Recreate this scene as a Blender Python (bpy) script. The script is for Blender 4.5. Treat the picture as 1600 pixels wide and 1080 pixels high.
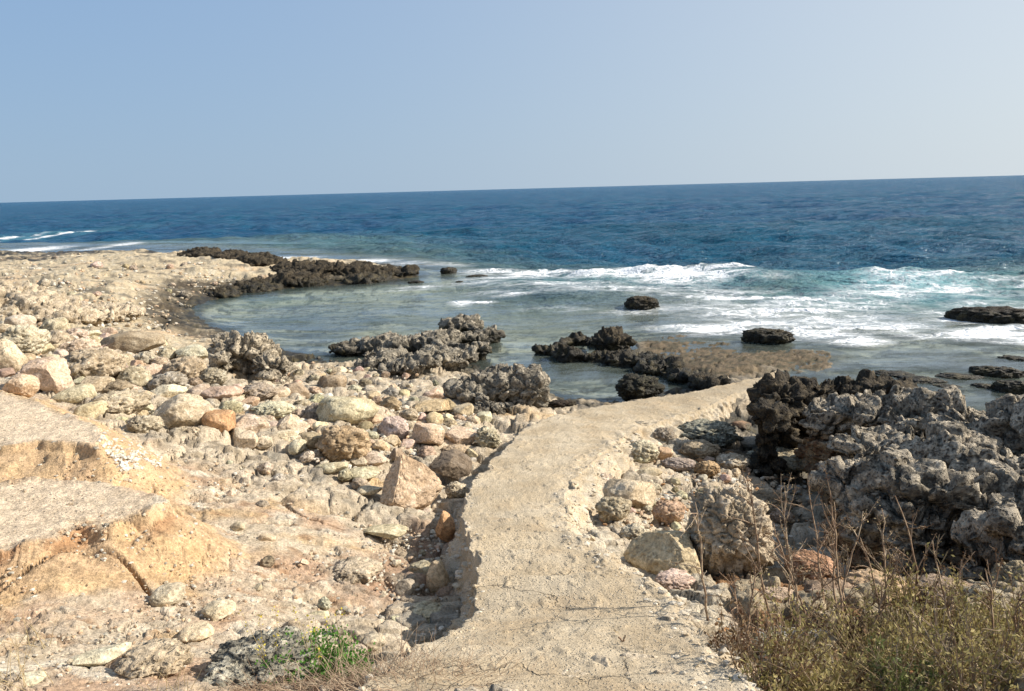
import bpy, bmesh, math, random
import numpy as np
from mathutils import Matrix, Vector

scene = bpy.context.scene
for o in list(bpy.data.objects):
    bpy.data.objects.remove(o, do_unlink=True)
random.seed(7)
rng = np.random.default_rng(7)
C = scene.collection
R = math.radians

# ------------------------------------------------------------------ camera
CAM = np.array([0.0, 0.0, 3.6])
FPX = 1200.0                      # focal length in pixels of the 1600 px wide photograph
PITCH = math.atan(245.5 / FPX)
ROLL = R(-1.54)
cam_d = bpy.data.cameras.new('camera')
cam = bpy.data.objects.new('camera', cam_d)
C.objects.link(cam)
cam_d.sensor_width = 36
cam_d.lens = FPX / 1600 * 36
cam_d.clip_start = 0.05
cam_d.clip_end = 60000
rot = Matrix.Rotation(math.pi / 2 - PITCH, 3, 'X') @ Matrix.Rotation(ROLL, 3, 'Z')
cam.matrix_world = Matrix.Translation(CAM) @ rot.to_4x4()
scene.camera = cam
ROT = np.array(rot)

# ------------------------------------------------------------------ sky and sun
SUN_EL, SUN_AZ = R(35), R(86)     # azimuth to the right of the view direction (+Y)
world = bpy.data.worlds.new('World')
scene.world = world
world.use_nodes = True
wn = world.node_tree
wn.nodes.clear()
w_out = wn.nodes.new('ShaderNodeOutputWorld')
w_bg = wn.nodes.new('ShaderNodeBackground')
w_sky = wn.nodes.new('ShaderNodeTexSky')
w_sky.sky_type = 'NISHITA'
w_sky.sun_disc = False
w_sky.sun_elevation = SUN_EL
w_sky.sun_rotation = SUN_AZ
w_sky.altitude = 0
w_sky.air_density = 1.0
w_sky.dust_density = 0.6
w_sky.ozone_density = 3.0
w_bg.inputs['Strength'].default_value = 0.075
# sea haze: pale blue light that thickens towards the horizon and is a little whiter on the sun's side
def _m(op, a, b=None, clamp=False):
    x = wn.nodes.new('ShaderNodeMath'); x.operation = op; x.use_clamp = clamp
    for i, v in enumerate((a, b)):
        if v is None: continue
        if isinstance(v, (int, float)): x.inputs[i].default_value = v
        else: wn.links.new(v, x.inputs[i])
    return x.outputs[0]
def _mixc(f, a, b):
    x = wn.nodes.new('ShaderNodeMix'); x.data_type = 'RGBA'
    for i, v in ((0, f), (6, a), (7, b)):
        if isinstance(v, (int, float)): x.inputs[i].default_value = v
        elif isinstance(v, tuple): x.inputs[i].default_value = (*v, 1)
        else: wn.links.new(v, x.inputs[i])
    return x.outputs[2]
w_tc = wn.nodes.new('ShaderNodeTexCoord')
w_sep = wn.nodes.new('ShaderNodeSeparateXYZ'); wn.links.new(w_tc.outputs['Generated'], w_sep.inputs[0])
w_dot = wn.nodes.new('ShaderNodeVectorMath'); w_dot.operation = 'DOT_PRODUCT'
wn.links.new(w_tc.outputs['Generated'], w_dot.inputs[0])
w_dot.inputs[1].default_value = (math.sin(SUN_AZ) * math.cos(SUN_EL), math.cos(SUN_AZ) * math.cos(SUN_EL), math.sin(SUN_EL))
w_up = _m('ABSOLUTE', w_sep.outputs[2])
w_sunward = _m('POWER', _m('MULTIPLY', _m('ADD', w_dot.outputs['Value'], 0.6), 0.625, True), 2.2, True)
w_h0 = _mixc(_m('MULTIPLY', w_up, 2.4, True), (3.1, 4.4, 5.9), (1.95, 3.75, 6.8))
w_haze = _mixc(w_sunward, w_h0, (9.9, 9.8, 9.0))
w_fac = _m('SUBTRACT', 0.96, _m('MULTIPLY', w_up, 0.6), True)
wn.links.new(_mixc(w_fac, w_sky.outputs[0], w_haze), w_bg.inputs[0])
wn.links.new(w_bg.outputs[0], w_out.inputs[0])

sun_d = bpy.data.lights.new('sun', 'SUN')
sun_d.energy = 5.0
sun_d.angle = R(0.53)
sun_d.color = (1.0, 0.93, 0.82)
sun = bpy.data.objects.new('sun', sun_d)
C.objects.link(sun)
sdir = Vector((math.sin(SUN_AZ) * math.cos(SUN_EL), math.cos(SUN_AZ) * math.cos(SUN_EL), math.sin(SUN_EL)))
sun.rotation_euler = sdir.to_track_quat('Z', 'Y').to_euler()
sun.location = (20, 5, 20)

scene.view_settings.view_transform = 'Standard'
scene.view_settings.look = 'None'
scene.view_settings.exposure = 0.52
scene.view_settings.gamma = 1
scene.view_settings.use_curve_mapping = False
scene.cycles.max_bounces = 8
scene.cycles.transparent_max_bounces = 12
scene.cycles.use_denoising = True

# ------------------------------------------------------------------ numeric noise
def _hash(ix, iy, iz, seed):
    h = ix.astype(np.uint32) * np.uint32(374761393) + iy.astype(np.uint32) * np.uint32(668265263) + iz.astype(np.uint32) * np.uint32(3266489917) + np.uint32((seed * 1274126177) & 0xffffffff)
    h ^= h >> np.uint32(15); h *= np.uint32(2246822519); h ^= h >> np.uint32(13); h *= np.uint32(3266489917)
    return h ^ (h >> np.uint32(16))

def gnoise(p, seed=0):
    p = np.asarray(p, np.float32)
    fl = np.floor(p)
    f = p - fl
    i = fl.astype(np.int32)
    w = f * f * f * (f * (f * 6 - 15) + 10)
    out = np.zeros(len(p), np.float32)
    flat = not f[:, 2].any()
    K = np.float32(1 / 511.5)
    for dx in (0, 1):
        for dy in (0, 1):
            for dz in ((0,) if flat else (0, 1)):
                h = _hash(i[:, 0] + dx, i[:, 1] + dy, i[:, 2] + dz, seed)
                g = ((h & 1023) * K - 1) * (f[:, 0] - dx) + (((h >> 10) & 1023) * K - 1) * (f[:, 1] - dy)
                if not flat: g += (((h >> 20) & 1023) * K - 1) * (f[:, 2] - dz)
                ww = (w[:, 0] if dx else 1 - w[:, 0]) * (w[:, 1] if dy else 1 - w[:, 1])
                if not flat: ww = ww * (w[:, 2] if dz else 1 - w[:, 2])
                out += ww * g
    return out * 1.2

def fbm(p, octs=4, seed=0, gain=0.5, lac=2.03):
    p = np.asarray(p, float)
    a, s, t = 1.0, np.zeros(len(p)), 0.0
    for k in range(octs):
        s += a * gnoise(p, seed + k * 17)
        t += a
        a *= gain
        p = p * lac + (np.array([13.7, 7.3, 0]) if not p[:, 2].any() else 13.7)
    return s / t

def ridged(p, octs=4, seed=0):
    a, s, t = 1.0, np.zeros(len(p)), 0.0
    p = np.asarray(p, float)
    for k in range(octs):
        s += a * (1 - np.abs(gnoise(p, seed + k * 31)) * 2.2)
        t += a
        a *= 0.55
        p = p * 2.1 + (np.array([5.1, 9.3, 0]) if not p[:, 2].any() else 5.1)
    return s / t

def vor(p, seed=0, flat=False, f2=False):
    """distance to the nearest cell point (and the next nearest), and a random number of that cell"""
    p = np.asarray(p, np.float32)
    i = np.floor(p).astype(np.int32)
    best = np.full(len(p), 9.0, np.float32); second = np.full(len(p), 9.0, np.float32)
    idn = np.zeros(len(p), np.float32)
    K = np.float32(1 / 1023.0)
    for dx in (-1, 0, 1):
        for dy in (-1, 0, 1):
            for dz in ((0,) if flat else (-1, 0, 1)):
                cx, cy, cz = i[:, 0] + dx, i[:, 1] + dy, i[:, 2] + dz
                h = _hash(cx, cy, cz, seed)
                d = (cx + (h & 1023) * K - p[:, 0]) ** 2 + (cy + ((h >> 10) & 1023) * K - p[:, 1]) ** 2
                if not flat:
                    d += (cz + ((h >> 20) & 1023) * K - p[:, 2]) ** 2
                m = d < best
                if f2: second = np.where(m, best, np.minimum(second, d))
                best = np.where(m, d, best)
                idn = np.where(m, ((h >> 5) & 4095) / np.float32(4095.0), idn)
    if f2: return np.sqrt(best), np.sqrt(second) - np.sqrt(best), idn
    return np.sqrt(best), idn

def xy0(x, y):
    return np.stack([x, y, np.zeros_like(x)], 1)

def sstep(a, b, x):
    t = np.clip((x - a) / (b - a), 0, 1)
    return t * t * (3 - 2 * t)

# ------------------------------------------------------------------ photograph pixel -> place
def ray(px, py):
    d = np.array([(px - 800) / FPX, -(py - 540) / FPX, -1.0])
    d = ROT @ d
    return d / math.hypot(d[0], d[1])         # unit horizontal length

def at(px, py, z):
    d = ray(px, py)
    return CAM + d * ((z - CAM[2]) / d[2])

def at_d(px, py, dist):
    return CAM + ray(px, py) * dist

# ------------------------------------------------------------------ landform: heights at known places
CTL = [
    # x, y in the photograph, height above the sea
    (-500,1300,2.2),(0,1300,2.1),(500,1300,2.0),(900,1300,2.05),(1300,1300,2.05),(2100,1300,2.2),
    (-300,1080,2.0),(0,1080,1.85),(250,1080,1.80),(450,1080,1.78),(600,1080,1.80),(900,1080,1.80),(1150,1080,1.75),(1400,1080,1.72),(1600,1080,1.75),(1900,1080,1.9),
    (-200,960,1.75),(0,960,1.70),(200,960,1.60),(400,960,1.45),(520,960,1.28),(600,950,1.15),(650,1000,1.35),(700,965,1.2),
    (800,960,1.4),(950,950,1.45),(1060,960,1.50),(1120,930,1.30),(1200,960,1.32),(1300,980,1.38),(1450,980,1.40),(1600,980,1.42),(1850,980,1.6),
    (-200,900,1.65),(0,895,1.67),(200,905,1.57),(350,880,1.38),(500,870,1.22),(600,870,1.08),(660,880,0.92),(690,850,0.86),(700,900,0.98),
    (850,880,1.15),(960,870,1.12),(1020,890,1.15),(1100,890,1.02),(1180,890,1.0),(1300,900,1.05),(1450,910,1.1),(1600,920,1.15),(1850,930,1.4),
    (-200,800,1.62),(0,800,1.60),(200,800,1.42),(350,800,1.30),(480,800,1.15),(600,810,0.92),(680,800,0.76),(760,800,0.9),(850,800,0.9),(930,800,0.95),(1000,800,0.82),(1060,800,0.7),
    (-200,730,1.6),(0,720,1.62),(200,730,1.38),(350,730,1.2),(480,730,1.05),(600,740,0.82),(690,740,0.62),(800,740,0.6),(900,740,0.65),(980,740,0.62),(1080,740,0.5),(1180,760,0.45),
    (-150,660,1.62),(60,660,1.58),(200,670,1.30),(330,680,1.12),(450,680,0.95),(560,680,0.85),(650,670,0.66),(740,670,0.52),(830,670,0.45),(900,680,0.45),(1000,690,0.42),(1080,690,0.32),(1180,680,0.15),
    (-150,600,1.5),(0,605,1.45),(120,610,1.25),(230,610,1.08),(330,620,0.95),(450,620,0.80),(560,620,0.66),(660,620,0.52),(750,630,0.42),(830,630,0.30),(900,632,0.2),(1000,640,0.25),(1100,625,0.22),(1180,605,0.16),
    (-150,540,1.3),(0,540,1.2),(120,545,1.05),(230,550,0.85),(330,565,0.62),(430,580,0.50),(520,575,0.35),(600,570,0.28),(700,575,0.26),(760,590,0.22),(830,610,0.02),
    (-150,480,1.1),(0,490,1.05),(100,500,0.80),(200,505,0.55),(270,510,0.28),(320,520,0.10),(380,535,0.02),(450,550,-0.05),(500,556,0.0),
    (-150,430,0.9),(0,440,0.85),(100,445,0.95),(200,450,0.75),(260,470,0.35),(295,485,0.02),(350,462,0.05),(420,452,0.02),(500,446,0.0),(600,441,-0.03),(655,436,-0.06),
    (-150,405,0.5),(0,412,0.2),(60,410,0.7),(150,410,0.9),(250,410,0.85),(350,415,0.7),(430,422,0.45),(500,425,0.4),(600,425,0.2),(640,424,0.05),
    (-100,386,-0.3),(0,392,-0.05),(60,397,0.1),(150,393,0.15),(250,396,0.2),(330,397,0.2),(420,405,0.1),(500,408,0.0),(600,412,-0.1),(690,425,-0.5),
    (340,490,-0.22),(400,480,-0.3),(400,510,-0.25),(440,530,-0.2),(500,480,-0.3),(500,520,-0.3),(600,460,-0.3),(600,495,-0.28),(560,540,-0.15),(520,560,-0.1),(700,480,-0.45),
    (800,480,-0.75),(800,520,-0.55),(850,560,-0.28),(900,590,-0.3),(920,560,-0.25),(850,590,-0.22),(930,610,-0.22),(1000,590,-0.12),(1060,600,-0.1),(820,545,-0.3),
    (900,500,-0.75),(1000,500,-0.6),(1000,540,0.05),(1080,540,-0.01),(1180,550,-0.012),(1290,553,-0.01),(1100,575,0.12),(1200,575,0.09),(1290,575,0.03),(1330,585,-0.06),(1150,518,-0.22),(1250,525,-0.3),(1340,560,-0.12),(1100,588,0.12),
    (1230,600,-0.12),(1350,590,-0.14),(1450,580,-0.1),(1550,570,-0.07),(1700,570,-0.1),(1450,610,-0.1),(1600,610,-0.12),(1450,540,-0.12),(1600,545,-0.25),(1750,640,0.0),
    (1000,440,-2.2),(800,440,-1.9),(1200,470,-1.7),(1400,480,-1.9),(1600,470,-1.4),(1400,440,-2.2),(1600,430,-3),(1150,430,-2.2),(900,410,-2.2),(700,405,-2.2),(500,395,-3.2),(300,385,-3.2),(100,378,-2.8),(-100,372,-2),
    (800,380,-5),(1200,380,-5),(1600,390,-6),(400,370,-5),(0,355,-5),(0,330,-9),(800,330,-9),(1600,320,-9),(1900,320,-9),(-300,330,-9),
]
CW = [at(a, b, z) for a, b, z in CTL]
# hollow under the big weathered ledge on the right, and the ground it stands on
CW += [np.array(p) for p in [(2.0,5.6,.55),(2.9,5.4,.55),(4.0,5.4,.6),(5.2,5.4,.75),(3.2,6.6,.35),(4.8,6.8,.45),(6.8,7.5,.5),(2.6,7.6,.25),(4.2,8.4,.2),(6.5,9.5,.15),(9,10,.2),(8,7,.6)]]
CW = np.array(CW)
def _uv(x, y):
    y = np.maximum(y, 0.6)
    return np.stack([x / y * 2.2, np.log(y) * 1.6], 1)
_cuv = _uv(CW[:, 0], CW[:, 1])
def _tps(r2):
    return 0.5 * r2 * np.log(r2 + 1e-12)
_n = len(CW)
_A = np.zeros((_n + 3, _n + 3))
_r2 = ((_cuv[:, None, :] - _cuv[None, :, :]) ** 2).sum(2)
_A[:_n, :_n] = _tps(_r2) + np.eye(_n) * 0.004
_A[:_n, _n] = 1; _A[:_n, _n + 1:] = _cuv
_A[_n, :_n] = 1; _A[_n + 1:, :_n] = _cuv.T
_wt = np.linalg.solve(_A, np.concatenate([CW[:, 2], [0, 0, 0]]))

def poly_sd(x, y, poly):
    """signed distance, positive inside"""
    poly = np.asarray(poly)
    n = len(poly)
    best = np.full(x.shape, 1e9)
    inside = np.zeros(x.shape, bool)
    for i in range(n):
        ax, ay = poly[i][:2]; bx, by = poly[(i + 1) % n][:2]
        ex, ey = bx - ax, by - ay
        t = np.clip(((x - ax) * ex + (y - ay) * ey) / (ex * ex + ey * ey + 1e-12), 0, 1)
        best = np.minimum(best, (x - ax - t * ex) ** 2 + (y - ay - t * ey) ** 2)
        c = ((ay > y) != (by > y)) & (x < (bx - ax) * (y - ay) / (by - ay + 1e-12) + ax)
        inside ^= c
    d = np.sqrt(best)
    return np.where(inside, d, -d)

def wpoly(pts, z):
    return np.array([at(a, b, z)[:2] for a, b in pts])

TERR1 = wpoly([(-400,770),(-100,748),(0,742),(70,736),(160,738),(228,752),(255,770),(215,790),(160,806),(120,800),(80,826),(20,838),(-60,858),(-400,880)], 1.86)
TERR2 = wpoly([(-400,600),(-100,598),(0,604),(60,622),(120,645),(165,668),(150,690),(105,684),(60,682),(20,690),(-60,694),(-400,700)], 1.84)

def H(x, y):
    """bare landform height"""
    x = np.atleast_1d(np.asarray(x, float)); y = np.atleast_1d(np.asarray(y, float))
    out = np.empty(len(x))
    for s in range(0, len(x), 20000):
        uv = _uv(x[s:s + 20000], y[s:s + 20000])
        r2 = ((uv[:, None, :] - _cuv[None, :, :]) ** 2).sum(2)
        out[s:s + 20000] = _tps(r2) @ _wt[:_n] + _wt[_n] + uv @ _wt[_n + 1:]
    near = (y < 8) & (x < 0.5)
    if near.any():
        xn, yn = x[near], y[near]
        wob = fbm(xy0(xn * 3, yn * 3), 5, 5) * 0.12 + fbm(xy0(xn * 16, yn * 16), 3, 6) * 0.012
        s1, s2 = poly_sd(xn, yn, TERR1) + wob, poly_sd(xn, yn, TERR2) + wob
        a = 0.22 * sstep(-0.05, 0.0, s1) + 0.78 * sstep(-0.50, 0.03, s1)
        b = 0.22 * sstep(-0.06, 0.0, s2) + 0.78 * sstep(-0.65, 0.03, s2)
        z = out[near]
        z = np.where(a > 0, z * (1 - a) + np.maximum(z, 1.80) * a, z)
        z = np.where(b > 0, z * (1 - b) + np.maximum(z, 1.80) * b, z)
        out[near] = z
    return out

def G(pxs, pys, zmin=-0.5):
    """where the sight line through a pixel meets the land"""
    res = []
    ds = np.exp(np.linspace(math.log(1.6), math.log(75), 170))
    for px, py in zip(pxs, pys):
        r = ray(px, py)
        P = CAM[None, :] + r[None, :] * ds[:, None]
        h = np.maximum(H(P[:, 0], P[:, 1]), zmin)
        k = np.argmax(P[:, 2] < h)
        if P[k, 2] >= h[k]:
            k = len(ds) - 1
        k0 = max(k - 1, 0)
        a, b = P[k0, 2] - h[k0], P[k, 2] - h[k]
        t = a / (a - b) if a != b else 0
        res.append(P[k0] * (1 - t) + P[k] * t)
    return np.array(res)

# ------------------------------------------------------------------ object helpers
def tag(o, label=None, cat=None, group=None, kind=None):
    if label: o['label'] = label
    if cat: o['category'] = cat
    if group: o['group'] = group
    if kind: o['kind'] = kind
    return o

def mesh_np(name, V, F, smooth=True, cols=None, attrs=None):
    """V (n,3); F (m,3) or (m,4)"""
    me = bpy.data.meshes.new(name)
    V = np.asarray(V, np.float32); F = np.asarray(F, np.int32)
    k = F.shape[1]
    me.vertices.add(len(V)); me.vertices.foreach_set('co', V.ravel())
    me.loops.add(F.size); me.loops.foreach_set('vertex_index', F.ravel())
    me.polygons.add(len(F))
    me.polygons.foreach_set('loop_start', np.arange(0, F.size, k, dtype=np.int32))
    me.polygons.foreach_set('use_smooth', np.full(len(F), smooth))
    if cols is not None:
        a = me.color_attributes.new('Col', 'FLOAT_COLOR', 'POINT')
        c4 = np.ones((len(V), 4), np.float32); c4[:, :3] = cols
        a.data.foreach_set('color', c4.ravel())
    for nm, arr in (attrs or {}).items():
        a = me.attributes.new(nm, 'FLOAT', 'POINT')
        a.data.foreach_set('value', np.asarray(arr, np.float32))
    me.update(calc_edges=True)
    return me

def link(name, me, mat=None, parent=None):
    o = bpy.data.objects.new(name, me)
    if mat and not len(me.materials): me.materials.append(mat)
    C.objects.link(o)
    if parent: o.parent = parent
    return o

def grid_faces(nr, nc):
    i = np.arange((nr - 1) * (nc - 1))
    r, c = i // (nc - 1), i % (nc - 1)
    a = r * nc + c
    return np.stack([a, a + 1, a + nc + 1, a + nc], 1)

# ------------------------------------------------------------------ materials
class NT:
    def __init__(s, name):
        s.m = bpy.data.materials.new(name); s.m.use_nodes = True
        s.t = s.m.node_tree; s.t.nodes.clear()
        s.out = s.n('ShaderNodeOutputMaterial')
    def n(s, typ, **kw):
        x = s.t.nodes.new(typ)
        for k, v in kw.items(): setattr(x, k, v)
        return x
    def l(s, a, b): s.t.links.new(a, b)
    def put(s, sock, v):
        if hasattr(v, 'is_output') or hasattr(v, 'links'): s.l(v, sock)
        else:
            if isinstance(v, (tuple, list)) and len(v) == 3 and sock.type == 'RGBA': v = (*v, 1)
            sock.default_value = v
    def pos(s): return s.n('ShaderNodeNewGeometry').outputs['Position']
    def scaled(s, vec, sc):
        x = s.n('ShaderNodeVectorMath', operation='MULTIPLY'); s.put(x.inputs[0], vec); x.inputs[1].default_value = sc
        return x.outputs[0]
    def noise(s, vec, scale, detail=4, rough=0.55, dist=0.0):
        x = s.n('ShaderNodeTexNoise'); s.put(x.inputs['Vector'], vec)
        x.inputs['Scale'].default_value = scale; x.inputs['Detail'].default_value = detail
        x.inputs['Roughness'].default_value = rough; x.inputs['Distortion'].default_value = dist
        return x.outputs['Fac']
    def voronoi(s, vec, scale, feature='F1', rnd=1.0):
        x = s.n('ShaderNodeTexVoronoi', feature=feature); s.put(x.inputs['Vector'], vec)
        x.inputs['Scale'].default_value = scale; x.inputs['Randomness'].default_value = rnd
        return x.outputs['Distance']
    def ramp(s, fac, a, b, lo=0.0, hi=1.0):
        x = s.n('ShaderNodeMapRange', interpolation_type='SMOOTHSTEP'); s.put(x.inputs[0], fac)
        for i, v in ((1, a), (2, b), (3, lo), (4, hi)): s.put(x.inputs[i], v)
        return x.outputs[0]
    def mix(s, f, a, b, mode='MIX'):
        x = s.n('ShaderNodeMix', data_type='RGBA', blend_type=mode)
        s.put(x.inputs[0], f); s.put(x.inputs[6], a); s.put(x.inputs[7], b)
        return x.outputs[2]
    def math(s, op, a, b=0.0, c=0.0):
        x = s.n('ShaderNodeMath', operation=op); s.put(x.inputs[0], a); s.put(x.inputs[1], b); s.put(x.inputs[2], c)
        return x.outputs[0]
    def bump(s, h, dist, strength=1.0, normal=None):
        x = s.n('ShaderNodeBump'); s.put(x.inputs['Height'], h)
        x.inputs['Distance'].default_value = dist; x.inputs['Strength'].default_value = strength
        if normal: s.l(normal, x.inputs['Normal'])
        return x.outputs[0]
    def attr(s, name, out='Fac'):
        return s.n('ShaderNodeAttribute', attribute_name=name).outputs[out]
    def principled(s, col, rough=0.9, normal=None, spec=0.3):
        x = s.n('ShaderNodeBsdfPrincipled')
        s.put(x.inputs['Base Color'], col); s.put(x.inputs['Roughness'], rough)
        s.put(x.inputs['Specular IOR Level'], spec)
        if normal: s.l(normal, x.inputs['Normal'])
        return x.outputs[0]
    def done(s, sh): s.l(sh, s.out.inputs['Surface']); return s.m

def wet_band(t, col, rough, top=0.13, dark=(0.030, 0.026, 0.018), keep=None):
    """rock that the sea keeps wet is near black with brown algae; a real colour band tied to height above the sea"""
    p = t.pos()
    sep = t.n('ShaderNodeSeparateXYZ'); t.l(p, sep.inputs[0])
    nz = t.noise(p, 2.2, 5, 0.65)
    h = t.math('ADD', sep.outputs[2], t.math('MULTIPLY', t.math('SUBTRACT', nz, 0.5), 0.75))
    f = t.ramp(h, top - 0.04, top + 0.20, 1.0, 0.0)
    f = t.math('MULTIPLY', f, t.ramp(sep.outputs[2], -0.16, -0.04))
    if keep: f = t.math('MULTIPLY', f, t.math('SUBTRACT', 1.0, keep))
    alg = t.mix(t.ramp(t.noise(p, 5, 3), 0.45, 0.65), dark, (0.085, 0.068, 0.034))
    return t.mix(f, col, alg), t.ramp(f, 0, 1, rough, 0.55)

def rock_mat(name, c1, c2, c3, pits=0.5, wet=True, bumpd=0.02, pit_shade=(0.07, 0.06, 0.05), fine=1.0, top=0.13, earth=False):
    t = NT(name); p = t.pos()
    oi = t.n('ShaderNodeObjectInfo')
    a = t.noise(p, 3.0, 5, 0.6); b = t.noise(p, 9.0, 6, 0.65, 0.3); c = t.noise(p, 42 * fine, 5, 0.7)
    col = t.mix(t.ramp(a, 0.40, 0.62), c1, c2)
    col = t.mix(t.ramp(b, 0.48, 0.66), col, c3)
    col = t.mix(1.0, col, oi.outputs['Color'], 'MULTIPLY')
    col = t.mix(t.ramp(c, 0.34, 0.66, 0.72, 1.15), (0, 0, 0), col, 'MIX') if False else t.mix(0.55, col, t.mix(t.ramp(c, 0.3, 0.7), (0.22, 0.20, 0.18), (1.50, 1.48, 1.44)), 'MULTIPLY')
    nz = t.n('ShaderNodeTexNoise'); t.put(nz.inputs['Vector'], p); nz.inputs['Scale'].default_value = 30 * fine; nz.inputs['Detail'].default_value = 4
    ad = t.n('ShaderNodeVectorMath', operation='ADD'); t.l(p, ad.inputs[0]); t.l(t.scaled(nz.outputs['Color'], (0.07, 0.07, 0.07)), ad.inputs[1])
    v = t.voronoi(ad.outputs[0], 24 * fine); v2 = t.voronoi(ad.outputs[0], 55 * fine)
    pm = t.math('MULTIPLY', t.ramp(v, 0.42, 0.12), t.ramp(t.noise(p, 7, 4), 0.62 - 0.3 * pits, 0.76 - 0.3 * pits))
    pm = t.math('MAXIMUM', pm, t.math('MULTIPLY', t.ramp(v2, 0.38, 0.12), t.math('MULTIPLY', t.ramp(t.noise(p, 12, 4), 0.66 - 0.3 * pits, 0.74 - 0.3 * pits), 0.8)))
    col = t.mix(t.math('MULTIPLY', pm, min(1, pits * 1.1)), col, pit_shade)  # shade of the holes put into the colour, over the bumped pits
    rough = 0.92
    if earth:        # the lower faces are bare orange and tan earthy limestone
        sp = t.n('ShaderNodeSeparateXYZ'); t.l(p, sp.inputs[0])
        hh = t.math('ADD', sp.outputs[2], t.math('MULTIPLY', t.math('SUBTRACT', t.noise(p, 2.2, 5, 0.65), 0.5), 1.5))
        ec = t.mix(t.ramp(b, 0.42, 0.6), (0.20, 0.105, 0.05), (0.38, 0.28, 0.17))
        col = t.mix(t.ramp(hh, 0.58, 0.82, 0.9, 0.0), col, ec)
    if wet: col, rough = wet_band(t, col, 0.92, top)
    hgt = t.math('ADD', t.math('MULTIPLY', b, 0.6), t.math('ADD', t.math('MULTIPLY', c, 0.5), t.math('MULTIPLY', pm, -1.1 * pits)))
    return t.done(t.principled(col, rough, t.bump(hgt, bumpd, 0.9)))

M = {}
M['smooth'] = rock_mat('limestone_smooth', (0.55, 0.47, 0.36), (0.41, 0.34, 0.25), (0.64, 0.575, 0.47), 0.35, bumpd=0.026)
M['rough'] = rock_mat('limestone_rough', (0.50, 0.435, 0.34), (0.35, 0.295, 0.22), (0.62, 0.56, 0.465), 0.5, bumpd=0.04)
M['karst'] = rock_mat('limestone_karst', (0.42, 0.38, 0.31), (0.20, 0.18, 0.145), (0.60, 0.54, 0.44), 0.8, bumpd=0.06, fine=0.8)
M['ledge'] = rock_mat('limestone_ledge', (0.36, 0.33, 0.28), (0.14, 0.128, 0.105), (0.58, 0.53, 0.44), 0.85, bumpd=0.07, fine=0.7, earth=True)
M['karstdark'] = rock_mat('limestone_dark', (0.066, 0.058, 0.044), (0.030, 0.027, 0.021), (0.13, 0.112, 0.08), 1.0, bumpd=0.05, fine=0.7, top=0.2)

def terrain_mat():
    t = NT('shore_ground'); p = t.pos()
    base = t.attr('Col', 'Color')
    a = t.noise(p, 12, 6, 0.65); c = t.noise(p, 60, 5, 0.7)
    col = t.mix(0.5, base, t.mix(t.ramp(c, 0.3, 0.7), (0.30, 0.27, 0.23), (1.5, 1.48, 1.45)), 'MULTIPLY')
    col = t.mix(0.55, col, t.mix(t.ramp(a, 0.35, 0.65), (0.62, 0.58, 0.52), (1.28, 1.25, 1.2)), 'MULTIPLY')
    v = t.voronoi(p, 26); pm = t.math('MULTIPLY', t.ramp(v, 0.22, 0.12), t.ramp(t.noise(p, 5, 3), 0.5, 0.6))
    col = t.mix(t.math('MULTIPLY', pm, 0.75), col, (0.11, 0.075, 0.045))
    col, rough = wet_band(t, col, 0.95, keep=t.attr('keep'))
    h = t.math('ADD', t.math('MULTIPLY', a, 0.7), t.math('ADD', t.math('MULTIPLY', c, 0.35), t.math('MULTIPLY', pm, -0.4)))
    return t.done(t.principled(col, rough, t.bump(h, 0.045, 0.9)))
M['terrain'] = terrain_mat()

def path_mat():
    t = NT('path_concrete'); p = t.pos()
    base = t.attr('Col', 'Color')
    a = t.noise(p, 5, 4); c = t.noise(p, 90, 4, 0.75)
    v = t.voronoi(p, 62); w = t.voronoi(p, 46)
    sp = t.math('MULTIPLY', t.ramp(v, 0.24, 0.14), t.ramp(t.noise(p, 9, 3), 0.36, 0.58))
    lt = t.ramp(w, 0.30, 0.15)
    col = t.mix(0.5, base, t.mix(t.ramp(c, 0.3, 0.7), (0.55, 0.52, 0.47), (1.4, 1.38, 1.35)), 'MULTIPLY')
    col = t.mix(0.5, col, t.mix(t.ramp(t.noise(p, 1.7, 6, 0.65), 0.35, 0.65), (0.72, 0.68, 0.62), (1.22, 1.22, 1.22)), 'MULTIPLY')
    wv = t.n('ShaderNodeTexNoise'); t.put(wv.inputs['Vector'], p); wv.inputs['Scale'].default_value = 3.0; wv.inputs['Detail'].default_value = 5
    aw = t.n('ShaderNodeVectorMath', operation='ADD'); t.l(p, aw.inputs[0]); t.l(t.scaled(wv.outputs['Color'], (0.5, 0.5, 0.5)), aw.inputs[1])
    ck = t.math('MULTIPLY', t.ramp(t.voronoi(aw.outputs[0], 1.0, 'DISTANCE_TO_EDGE'), 0.006, 0.002), t.ramp(t.noise(p, 0.9, 3), 0.56, 0.64))
    col = t.mix(t.math('MULTIPLY', ck, 0.5), col, (0.14, 0.11, 0.08))
    dr = t.math('MULTIPLY', t.ramp(t.noise(p, 2.6, 5, 0.6, 0.6), 0.54, 0.66), 0.6)
    col = t.mix(dr, col, (0.46, 0.345, 0.215))
    col = t.mix(t.math('MULTIPLY', lt, 0.38), col, (0.62, 0.56, 0.46))
    col = t.mix(t.math('MULTIPLY', sp, 0.6), col, (0.11, 0.09, 0.065))
    col, rough = wet_band(t, col, 0.95, top=-0.05)
    h = t.math('ADD', t.math('MULTIPLY', c, 0.5), t.math('ADD', t.math('MULTIPLY', lt, 0.5), t.math('ADD', t.math('MULTIPLY', sp, -0.8), t.math('MULTIPLY', ck, -1.5))))
    return t.done(t.principled(col, rough, t.bump(h, 0.016, 1.0)))
M['path'] = path_mat()

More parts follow.
